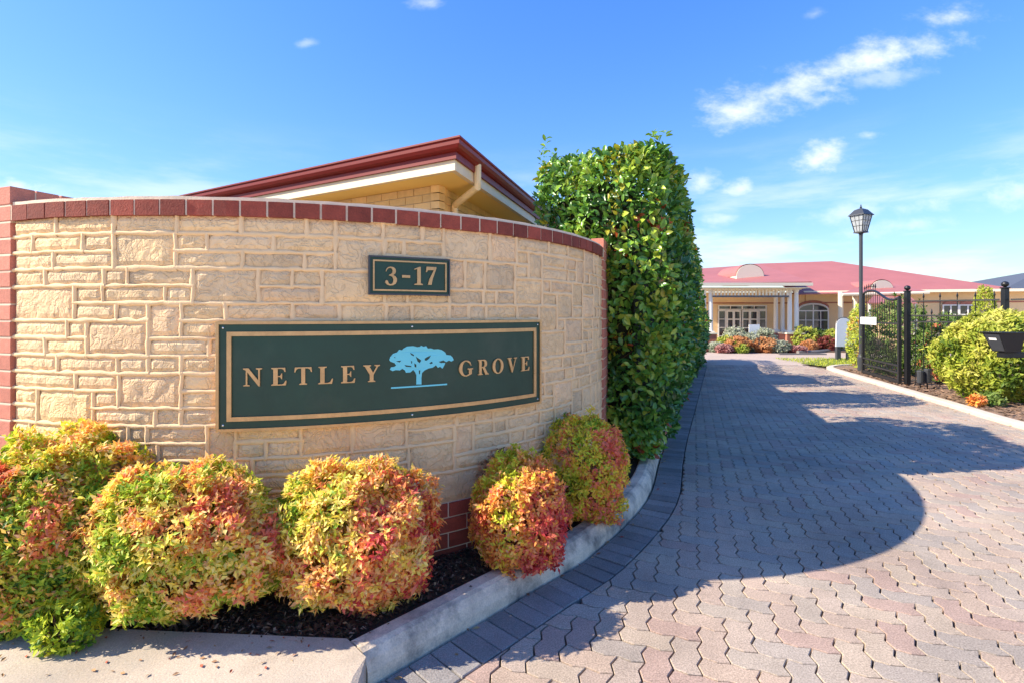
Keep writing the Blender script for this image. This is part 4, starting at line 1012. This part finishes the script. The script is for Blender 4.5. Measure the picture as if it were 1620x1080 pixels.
# letterbox on an arm at the right edge
bx = thing('letterbox', 'black steel letterbox with sloping sides on an arm in front of the bush', 'letterbox', (7.3, 7.45, .04))
D = 7.45; X0 = gx(1568, D); X1 = X0+.36; z1 = zz(527, D); z0 = zz(556, D)
b = MB(); vs = [(X0+.12, D-.11, z0), (X1-.03, D-.11, z0), (X1-.03, D+.11, z0), (X0+.12, D+.11, z0), (X0, D-.14, z1), (X1+.01, D-.14, z1), (X1+.01, D+.14, z1), (X0, D+.14, z1)]
b.add(vs, [(3, 2, 1, 0), (4, 5, 6, 7), (0, 1, 5, 4), (1, 2, 6, 5), (2, 3, 7, 6), (3, 0, 4, 7)]); b.build('body', M['black'], bx)
b = MB(); b.box(X0-.02, X1+.03, D-.16, D+.16, z1+.001, z1+.016, bev=.004); b.build('lid', M['black'], bx)
LF = lambda u, v: (X0+.12*(1-v)-.004, D+(-.11-.03*v)*(1-u)+(.11+.03*v)*u, z0+(z1-z0)*v)
b = MB(); b.add([LF(.08, .06), LF(.08, .93), LF(.92, .93), LF(.92, .06)], [(0, 1, 2, 3)]); b.build('door', M['dgrey'], bx)
b = MB(); b.add([tuple(np.array(LF(u, v))-np.array([.006, 0, 0])) for u, v in ((.3, .62), (.3, .74), (.75, .74), (.75, .62))], [(0, 1, 2, 3)]); b.build('slot_flap', M['signw'], bx)
b = MB(); b.box(X0+.14, X1+.62, D-.06, D+.06, z0-.085, z0-.004, bev=.006); b.build('arm', M['black'], bx)
b = MB(); b.box(X1+.49, X1+.61, D-.055, D+.055, .03, z0-.09, bev=.006); b.build('pole', M['black'], bx)
# two little black irrigation housings by the gate post
for k, (px, h_) in enumerate(((1456, .24), (1467, .27))):
    D = 9.6; x = gx(px, D); o = thing('garden_light', ('shorter' if k == 0 else 'taller')+' of the two small black garden lights beside the gate post', 'garden light', (x, D, .045), 'small black garden lights')
    b = MB(); b.lathe((x, D, .15), [(.05, 0), (.055, .02), (.055, h_-.02), (.05, h_)], 12); b.build('housing', M['dgrey'], o)
    b = MB(); b.tube([(x, D, .03), (x, D, .155)], .012, 6); b.build('spike', M['black'], o)

# ------------------------------------------------------------------ planting on the right
GY = [(.10, .17, .02), (.22, .30, .03), (.40, .44, .05), (.55, .55, .08), (.62, .58, .14)]
OL = [(.05, .10, .02), (.10, .19, .03), (.20, .28, .06), (.32, .38, .12)]
shrub('murraya_bush', 'big bright yellow green bush at the right edge behind the letterbox', 'bush', (8.3, 8.35, .72), (1.13, .72, .74), GY, 3600, leafL=.085, leafW=.032, per=6, seed=31, bias=(-.1, 0, .22), zmin=.06, lumps=.18, nscale=2.5, stems=14)
shrub('gate_shrub', 'upright olive green shrub seen through the bars of the open gate', 'shrub', (9.0, 11.85, .86), (.50, .75, .88), OL, 1150, leafL=.10, leafW=.03, per=5, seed=32, zmin=.06, nscale=3, stems=10, spread=.9)
shrub('gate_shrub', 'narrow green shrub between the gate end and the white sign', 'shrub', (gx(1358, 13.3), 13.3, .80), (.20, .24, .80), [OL[1], LIM, OL[3], LIM, COR], 900, leafL=.085, leafW=.026, per=5, seed=33, zmin=.06, nscale=3, stems=8)
shrub('fence_shrub', 'dark green shrub with red tips behind the picket fence', 'shrub', (9.1, 10.4, .70), (.65, .5, .72), [DGR, OL[1], OL[2], OL[1], COR], 1300, leafL=.08, leafW=.03, per=5, seed=34, zmin=.06, nscale=3)
shrub('conifer', 'small golden conifer poking above the fence rails', 'tree', (gx(1558, 15), 15, 1.15), (.24, .24, 1.12), [GY[1], GY[2], GY[3]], 700, leafL=.09, leafW=.03, per=5, seed=35, zmin=.06, shape=2, lumps=.08, stems=3)
shrub('orange_plant', 'little orange red leaved plant at the foot of the bush', 'plant', (gx(1546, 7.75), 7.75, .12), (.075, .06, .07), [COR, ORG_, (.5, .12, .03)], 60, leafL=.06, leafW=.03, per=5, seed=36, zmin=.045, stems=0)
shrub('ground_plant', 'low leafy green plant on the mulch beside the orange one', 'plant', (gx(1568, 7.8), 7.8, .13), (.16, .10, .10), [OL[1], OL[2], OL[3]], 80, leafL=.07, leafW=.035, per=5, seed=37, zmin=.045, stems=0)
# lawn strip by the sign
gsh = sheet('lawn', [(8.72, 13.95), (9.35, 14.35), (10.4, 14.62), (13, 14.9), (13, 17.2), (9.8, 16.2), (8.5, 14.9)], .012, M['grass'])
n = 2600; Pg = np.stack([RNG.uniform(8.5, 11.5, n), RNG.uniform(13.9, 16.4, n), np.full(n, .012)], 1)
me = leaf_mesh('grass', Pg, rand_unit(n)*.5+np.array([0, 0, 1.0]), rand_unit(n), RNG.uniform(.04, .10, n), np.full(n, .016), pick([OL[1], LIM, (.45, .42, .10)], RNG.random(n)), M['leaf'])
o = link('grass', me, None); o['kind'] = 'stuff'; o['label'] = 'short green grass at the bend of the kerb'
# arched white sign on two posts
D = 15.7; x0, x1 = gx(1323, D), gx(1346, D); zb2, zs2, zt2 = zz(548, D), zz(514, D), zz(503, D)
sg = thing('garden_sign', 'white arch topped sign board on two dark posts beyond the gate', 'sign', ((x0+x1)/2, D, 0))
xm = (x0+x1)/2; rw = (x1-x0)/2
out = [(x0-.02, zb2), (x1+.02, zb2), (x1, zs2)]+[(xm+rw*math.cos(t), zs2+(zt2-zs2)*math.sin(t)) for t in np.linspace(.2, PI-.2, 9)]+[(x0, zs2)]
vs, fs = prism_poly([out], D+.02, D-.02, lambda x, z, h: Vector((x, h, z))); b = MB(); b.add(vs, fs); b.build('board', M['signw'], sg)
b = MB(); b.tube([(xm+(rw+.012)*math.cos(t), D, zs2+(zt2-zs2+.012)*math.sin(t)) for t in np.linspace(.2, PI-.2, 9)], .013, 6); b.build('arch_trim', M['dgrey'], sg)
for x in (x0+.10, x1-.02): b = MB(); b.box(x-.06, x+.06, D+.021, D+.12, -.01, zb2+.1); b.build('leg', M['dgrey'], sg)

# ------------------------------------------------------------------ clubhouse across the forecourt
B = thing('clubhouse', 'long cream building with a faded red hip roof and columned porch', 'building', (14, 23, 0))
def xb(px, D=20.6): return gx(px, D)
ZF = .0
def cbox(nm, x0, x1, y0, y1, z0, z1, m, par=None, bev=0): b = MB(); b.box(x0, x1, y0, y1, z0, z1, bev=bev); return b.build(nm, m, par or B)
# front wall (recess behind porch), main wall stepping right towards the camera
YW = 23.6
cbox('wall', 6.3, 13.6, YW, YW+.3, 0, 2.45, M['cream'])
wx0, wx1 = 13.3, 22.5; wy0, wy1 = 22.9, 20.2
def wallpt(t, z, d=0):
    dx, dy = wx1-wx0, wy1-wy0; l = math.hypot(dx, dy); nx, ny = dy/l, -dx/l; return (wx0+dx*t+nx*d, wy0+dy*t+ny*d, z)
def wquad(nm, t0, t1, z0, z1, d0, d1, m, par=B):
    b = MB(); vs = [wallpt(t, z, d) for d in (d0, d1) for t, z in ((t0, z0), (t1, z0), (t1, z1), (t0, z1))]
    b.add(vs, [(0, 1, 2, 3), (7, 6, 5, 4), (0, 4, 5, 1), (1, 5, 6, 2), (2, 6, 7, 3), (3, 7, 4, 0)]); return b.build(nm, m, par)
wquad('wall', 0, 1, 0, 2.40, -.3, 0, M['cream'])
cbox('return_wall', 13.05, 13.29, 22.95, YW-.01, 0, 2.38, M['cream'])
wquad('brick_band', 0, 1, 1.93, 1.985, .001, .02, M['farbrick'])
cbox('brick_band', 6.31, 13.04, YW-.02, YW-.001, 1.93, 1.985, M['farbrick'])
wquad('gutter', -.02, 1.02, 2.36, 2.47, .35, .50, M['creamw']); wquad('soffit', -.02, 1.02, 2.405, 2.42, .002, .35, M['creamw'])
# roof planes
def face(nm, pts, m, th=.04):
    b = MB(); n = len(pts); vs = list(pts)+[(x, y, z-th) for x, y, z in pts]
    fs = [tuple(range(n)), tuple(reversed(range(n, 2*n)))]+[(i, n+i, n+(i+1) % n, (i+1) % n) for i in range(n)]; b.add(vs, fs); return b.build(nm, m, B)
R1 = (gx(1180, 29), 29, zz(418, 29)); R2 = (gx(1316, 28.2), 28.2, zz(413.5, 28.2)); e0 = wallpt(-.03, 2.46, .5); e1 = wallpt(1.02, 2.46, .5)
e1 = (gx(1600, 20.6), 20.6, zz(456, 20.6)); e0 = (gx(1262, 22.3), 22.3, zz(465.5, 22.3))
r0 = face('roof', [e0, e1, R2, R1], M['pink'])
face('roof', [e1, (26, 30, 2.5), R2], M['pink'])
# porch roof
PY = 20.35; pe0 = (gx(1100, PY), PY, zz(450.5, PY)); pe1 = (gx(1284, PY), PY, zz(444.5, PY)); zpe = (pe0[2]+pe1[2])/2
pe0 = (pe0[0]-.3, PY, zpe-.05); pe1 = (pe1[0], PY, zpe+.05)
face('porch_roof', [pe0, pe1, (gx(1262, 24.2), 24.6, zz(440, 24.2)), (R1[0]+.6, 28.6, R1[2]-.06), (R1[0]-3.4, 28.4, R1[2]-.35), (gx(1090, 24), 24, zz(445, 24))], M['pink'])
cbox('porch_gutter', pe0[0], pe1[0]-.0, PY-.10, PY-.001, zpe-.13, zpe-.01, M['creamw'])
cbox('porch_ceiling', xb(1104), xb(1276), PY, YW-.02, zpe-.22, zpe-.19, M['creamw'])
cbox('porch_beam', xb(1108), xb(1266), 20.50, 20.78, 2.44, zpe-.225, M['creamw'])
cbox('porch_beam', xb(1252), xb(1266), 20.79, YW-.03, 2.44, zpe-.225, M['creamw'])
cbox('ridge_cap', gx(1130, 27.9), gx(1150, 27.9), 27.8, 28.0, zz(437, 27.9), zz(427.5, 27.9), M['pink'])
b = MB()
for k in range(22):
    x = xb(1130)+(xb(1246)-xb(1130))*k/21; b.box(x-.035, x+.035, 20.60, 20.64, 2.20, 2.439)
b.build('frieze', M['creamw'], B); cbox('frieze_rail', xb(1128), xb(1248), 20.585, 20.655, 2.13, 2.199, M['groof'])
# pedestals, columns
for px0, px1, y in ((1107, 1131, 20.45), (1241, 1268, 20.45), (1222, 1243, 22.0)):
    x0, x1 = gx(px0, y+.2), gx(px1, y+.2)
    cbox('pedestal', x0, x1, y, y+.62, 0, .64, M['farbrick']); cbox('pedestal_cap', x0-.03, x1+.03, y-.03, y+.65, .641, .70, M['creamw'])
    for px in ((px0+px1)/2-5.2, (px0+px1)/2+5.2):
        x = gx(px, y+.3); b = MB(); b.box(x-.12, x+.12, y+.18, y+.42, .701, .76); b.lathe((x, y+.3, .7605), [(.105, 0), (.09, .04), (.088, .9), (.078, 1.58), (.10, 1.62), (.105, 1.677)], 12); b.build('column', M['white'], B)
# doors and windows
def frame_grid(nm, x0, x1, z0, z1, y, cols, rws, par=B, arched=False, bar=.05):
    f = bpy.data.objects.new(nm, None)
    b = MB(); b.box(x0, x1, y-.035, y-.0, z0, z1)
    fr = MB()
    for k in range(cols+1):
        x = x0+(x1-x0)*k/cols; hb = bar if k in (0, cols, cols/2) else bar*.55; fr.box(x-hb/2, x+hb/2, y-.07, y-.036, z0, z1)
    for k in range(rws+1):
        z = z0+(z1-z0)*k/rws; hb = bar if k in (0, rws) else bar*.55; fr.box(x0-bar/2, x1+bar/2, y-.066, y-.0365, z-hb/2, z+hb/2)
    o = fr.build(nm, M['white'], par); b.build('pane', M['glass'], o); return o
yd = YW-.002; zt_d = zz(484, YW)
dx = [gx(p, YW) for p in (1136, 1149, 1172, 1198, 1211)]
frame_grid('side_window', dx[0], dx[1]-.06, .05, 1.60, yd, 1, 4); frame_grid('door', dx[1], dx[2]-.03, .02, 1.60, yd, 2, 4, bar=.10); frame_grid('door', dx[2]+.03, dx[3], .02, 1.60, yd, 2, 4, bar=.10); frame_grid('side_window', dx[3]+.06, dx[4], .05, 1.60, yd, 1, 4)
frame_grid('transom_window', dx[0], dx[4], 1.66, zt_d, yd, 4, 1)
# arched window by the porch
def arch_win(px0, px1, pyt, pys, pyb, D, d=.0):
    x0, x1 = gx(px0, D), gx(px1, D); zs_, zt2_, zb_2 = zz(pys, D), zz(pyt, D), zz(pyb, D)
    o = frame_grid('window', x0, x1, zb_2, zs_, D, 4, 3)
    xm = (x0+x1)/2; rw = (x1-x0)/2; arcp = [(xm+rw*math.cos(t), zs_+.03+(zt2_-zs_)*math.sin(t)) for t in np.linspace(0, PI, 13)]
    vs, fs = prism_poly([arcp], D-.002, D-.035, lambda x, z, h: Vector((x, h, z))); b = MB(); b.add(vs, fs); b.build('arch_pane', M['glass'], o)
    b = MB(); b.tube([(x, D-.05, z) for x, z in arcp], .04, 5); b.tube([(xm, D-.05, zs_), (xm, D-.05, zt2_)], .03, 4); b.build('arch_frame', M['white'], o)
    b = MB(); b.tube([(x, D-.03, z+.11) for x, z in arcp], .05, 5); b.build('arch_hood', M['farbrick'], o)
    return o
def turn(o, px, py, ang):
    T = Matrix.Translation(Vector((px, py, 0))); o.matrix_local = Matrix.Translation(-Vector(B.location)) @ T @ Matrix.Rotation(ang, 4, 'Z') @ T.inverted()
WANG = math.atan2(wy1-wy0, wx1-wx0)
def wing_Y(px):
    k = (px-810)/F; t = (wx0-k*wy0)/(k*(wy1-wy0)-(wx1-wx0)); return wy0+(wy1-wy0)*t
Dw = wing_Y(1286)-.03; o = arch_win(1265, 1307, 482, 492, 536, Dw); turn(o, gx(1286, Dw), Dw, WANG)
# right-hand windows under the eave
for t0, t1 in ((.70, .745), (.765, .81)):
    pass
for pa, pb in ((1493, 1513), (1519, 1541)):
    pc = (pa+pb)/2; Dw = wing_Y(pc)-.03; o = frame_grid('window', gx(pa, Dw), gx(pb, Dw), zz(498, Dw), zz(483, Dw), Dw, 2, 1)
    arcp = [(gx(pc, Dw)+.27*math.cos(t), zz(482, Dw)+.13*math.sin(t)) for t in np.linspace(0, PI, 9)]
    vs, fs = prism_poly([arcp], Dw-.01, Dw-.05, lambda x, z, h: Vector((x, h, z))); b = MB(); b.add(vs, fs); b.build('arch_hood', M['farbrick'], o)
    turn(o, gx(pc, Dw), Dw, WANG)
# half round roof vents
def vent(px, py_, w, h, D):
    x, z = gx(px, D), zz(py_, D); pts = [(x+w, z-.35)]+[(x+w*math.cos(t), z+h*math.sin(t)) for t in np.linspace(0, PI, 13)]+[(x-w, z-.35)]
    vs, fs = prism_poly([pts], D+1.6, D, lambda a, c, q: Vector((a, q, c if q < D+1 else c-.05))); b = MB(); b.add(vs, fs); o = b.build('roof_vent', M['creamw'], B)
    b = MB()
    pr = [(x+(w+.03)*math.cos(t), z+(h+.03)*math.sin(t)) for t in np.linspace(0, PI, 13)]
    vs = [(a, q, c+.004) for q in (D+.03, D+2.2) for a, c in pr]; fs = [(i, i+1, 14+i, 13+i) for i in range(12)]; b.add(vs, fs); b.build('vent_roof', M['pink'], o)
vent(1187, 436.5, .63, .52, 23.3); vent(1396, 457.5, .47, .38, 21.7)
# bay hip in front of the right wing and lower porch roof
face('roof', [(gx(1333, 20.9), 20.9, zz(464.5, 20.9)), (gx(1470, 20.3), 20.3, zz(461.5, 20.3)), (gx(1396, 23.5), 23.5, zz(446, 23.5)), (gx(1378, 23.5), 23.5, zz(446, 23.5))], M['pink'])
b = MB(); b.tube([(gx(1333, 20.85), 20.85, zz(464.5, 20.9)-.05), (gx(1470, 20.25), 20.25, zz(461.5, 20.3)-.05)], .06, 6); b.build('gutter', M['creamw'], B)
face('awning_roof', [(gx(1372, 19.2), 19.2, zz(479, 19.2)), (gx(1452, 18.8), 18.8, zz(479, 18.8)), (gx(1438, 20.6), 20.6, zz(468, 20.6)), (gx(1382, 20.6), 20.6, zz(468, 20.6))], M['pink'])
for px in (1376, 1448): b = MB(); b.tube([(gx(px, 19.3), 19.3, 0), (gx(px, 19.3), 19.3, zz(480, 19.3))], .06, 6); b.build('awning_post', M['white'], B)
for px in (1330, 1353): b = MB(); b.tube([(gx(px, 21.3), 21.3, 0), (gx(px, 21.3), 21.3, 2.38)], .10, 8); b.build('column', M['creamw'], B)
# neighbour with a grey roof
nb_ = thing('neighbour_house', 'pale house with a dark grey roof at the far right', 'house', (30, 28, 0))
D = 27; b = MB(); b.box(gx(1584, D), gx(1760, D), D, D+6, 0, zz(462, D)); b.build('wall', M['creamw'], nb_)
b = MB(); xa, xc = gx(1572, D), gx(1775, D); z0 = zz(460, D); zr = zz(428, D+3.5)
b.add([(xa, D-.5, z0), (xc, D-.5, z0), (xc, D+7, z0), (xa, D+7, z0), (gx(1640, D+3.5), D+3.3, zr), (gx(1720, D+3.5), D+3.3, zr)], [(0, 1, 5, 4), (1, 2, 5), (2, 3, 4, 5), (3, 0, 4), (3, 2, 1, 0)]); b.build('roof', M['groof'], nb_)

# garden in front of the porch
sheet('garden_bed', [(7.4, 19.5), (12.2, 19.3), (14.6, 18.7), (16, 19.2), (16, 20.9), (13.3, 21.8), (13.0, 20.4), (7.3, 20.4)], .02, M['mulch_pale'])
SIL = [(.16, .20, .12), (.34, .38, .26), (.50, .52, .40)]; ORS = [(.42, .16, .06), (.58, .26, .10), (.66, .36, .16)]; LMS = [(.16, .24, .03), (.34, .42, .06), (.5, .5, .08)]; PNK = [(.30, .10, .10), (.45, .2, .18), (.5, .34, .28)]; DRD = [(.14, .03, .03), (.28, .06, .05), (.36, .12, .08)]
farlist = [(1150, 19.7, .42, .62, LMS, 'lime green shrub at the left of the porch garden'), (1134, 19.5, .32, .36, SIL, 'low pale shrub by the left brick pedestal'),
    (1163, 20.0, .5, 1.05, SIL, 'tall silvery shrub in front of the glass doors'), (1168, 19.3, .5, .62, ORS, 'round orange shrub below the silvery one'), (1187, 19.5, .34, .78, SIL, 'slim silver grey shrub left of the white board'),
    (1211, 19.8, .42, 1.0, SIL, 'silver green shrub right of the white board'), (1208, 19.3, .52, .58, ORS, 'widest orange dome shaped shrub in the porch garden'), (1173, 19.0, .26, .34, LMS, 'tuft of bright green leaves in front of the orange shrubs'),
    (1146, 19.1, .32, .30, PNK, 'dull pink clump at the left front corner of the porch garden'), (1231, 19.2, .46, .46, SIL, 'pale speckled shrub in front of the right brick pedestal'), (1262, 19.0, .30, .24, PNK, 'low pinkish clump at the right end of the porch garden'),
    (1276, 20.3, .55, 1.02, LMS, 'green shrub below the left half of the arched window'), (1297, 20.6, .45, .95, OL, 'darker green shrub below the right half of the arched window'), (1303, 20.0, .5, .62, DRD, 'dark red leaved shrub under the arched window'),
    (1280, 19.6, .28, .44, ORS, 'small orange shrub beside the dark red one'), (1318, 20.2, .4, .9, LMS, 'yellow green shrub left of the white arched sign'), (1116, 19.8, .26, .2, PNK, 'small brownish clump beside the hedge end')]
for k, (px, D, r_, h_, pal, lab) in enumerate(farlist):
    shrub('garden_shrub', lab, 'shrub', (gx(px, D), D, h_*.44), (r_*.85, r_*.8, h_*.43), pal, 330, leafL=.10, leafW=.045, per=5, seed=50+k, zmin=.015, group='small shrubs in the porch garden', stems=0, bias=(0, 0, .25), nscale=4)
D = 19.9; x = gx(1193.5, D); o = thing('notice_board', 'small square white board standing among the porch garden shrubs', 'sign', (x, D, 0))
b = MB(); b.box(x-.21, x+.21, D, D+.03, zz(533, D), zz(513.5, D)); b.build('board', M['signw'], o)
for s_ in (-.16, .16): b = MB(); b.box(x+s_-.02, x+s_+.02, D+.031, D+.07, -.005, zz(533, D)+.2); b.build('leg', M['steel'], o)
D = 18.2; b = MB(); b.box(gx(1233, D), gx(1308, D), D, D+.12, -.01, .045, bev=.01); o = b.build('dark_bar', M['steel']); tag(o, 'low dark straight bar on the far side of the forecourt', 'edging')  # low dark bar following a thin dark line across the forecourt
pts = catmull([(gx(1262, 18.7), 18.7), (gx(1290, 19.0), 19.0), (gx(1315, 19.8), 19.8), (gx(1335, 20.2), 20.2)], 6); b = MB(); b.tube([(p.x, p.y, .05) for p in pts], .07, 6); o = b.build('garden_edging', M['steel']); tag(o, 'curved low edging around the porch garden, grey for its shadow', 'edging')  # tube coloured grey for the shadow of the garden edging

# ------------------------------------------------------------------ fallen leaves and twigs
b = MB()
def fallen(x, y, z, L, c):
    a = random.uniform(0, 2*PI); ca, sa = math.cos(a), math.sin(a); w = L*.38
    P_ = [(-L, 0, .001), (0, w, .004+L*.2), (L, 0, .001+L*.25), (0, -w, .002)]
    b.add([(x+ca*u-sa*v, y+sa*u+ca*v, z+q) for u, v, q in P_], [(0, 1, 2), (0, 2, 3)], c)
for k in range(46):
    s = random.uniform(0, 4.2); p, t = kat(s); d = random.uniform(.006, .06) if random.random() < .8 else random.uniform(.06, .4); n_ = Vector((t.y, -t.x, 0)); q = p+n_*d
    fallen(q.x, q.y, .003, random.uniform(.008, .020), random.choice([(.30, .17, .07), (.22, .10, .05), (.42, .28, .12), (.35, .06, .04), (.5, .36, .18)]))
for k in range(26):
    y = random.uniform(2.1, 6); x = random.uniform(.6, 4.5); fallen(x, y, .003, random.uniform(.006, .018), random.choice([(.45, .33, .18), (.30, .2, .1), (.3, .3, .08)]))
for k in range(60):
    y = random.uniform(6.5, 13); x = KR(y)-random.random()**2*.6; fallen(x, y, .003, random.uniform(.012, .03), random.choice([(.45, .26, .10), (.40, .15, .06), (.30, .2, .1)]))
for k in range(150):
    s = random.uniform(0, 4.0); p, t = kat(s); d = -random.uniform(.17, .5); n_ = Vector((t.y, -t.x, 0)); q = p+n_*d
    if math.hypot(q.x-cxw, q.y-cyw) < RW+.01: continue
    fallen(q.x, q.y, .112, random.uniform(.007, .018), random.choice([(.45, .28, .12), (.40, .15, .06), (.35, .22, .12), (.5, .38, .2), (.5, .10, .05)]))
for k in range(70):
    x = random.uniform(-2.3, -.8); y = random.uniform(1.86, 2.08); fallen(x, y, .1215, random.uniform(.005, .015), random.choice([(.40, .22, .10), (.5, .30, .10), (.3, .16, .08), (.45, .10, .05)]))
for k in range(40):
    s = random.uniform(0, 4.0); p, t = kat(s); d = -random.uniform(.07, .15); n_ = Vector((t.y, -t.x, 0)); q = p+n_*d; fallen(q.x, q.y, .1215, random.uniform(.004, .011), random.choice([(.12, .08, .05), (.2, .11, .06), (.06, .04, .03)]))
o = b.build('fallen_leaves', M['chip']); o['kind'] = 'stuff'; o['label'] = 'dry fallen leaves lying on the pavers beside the kerbs'
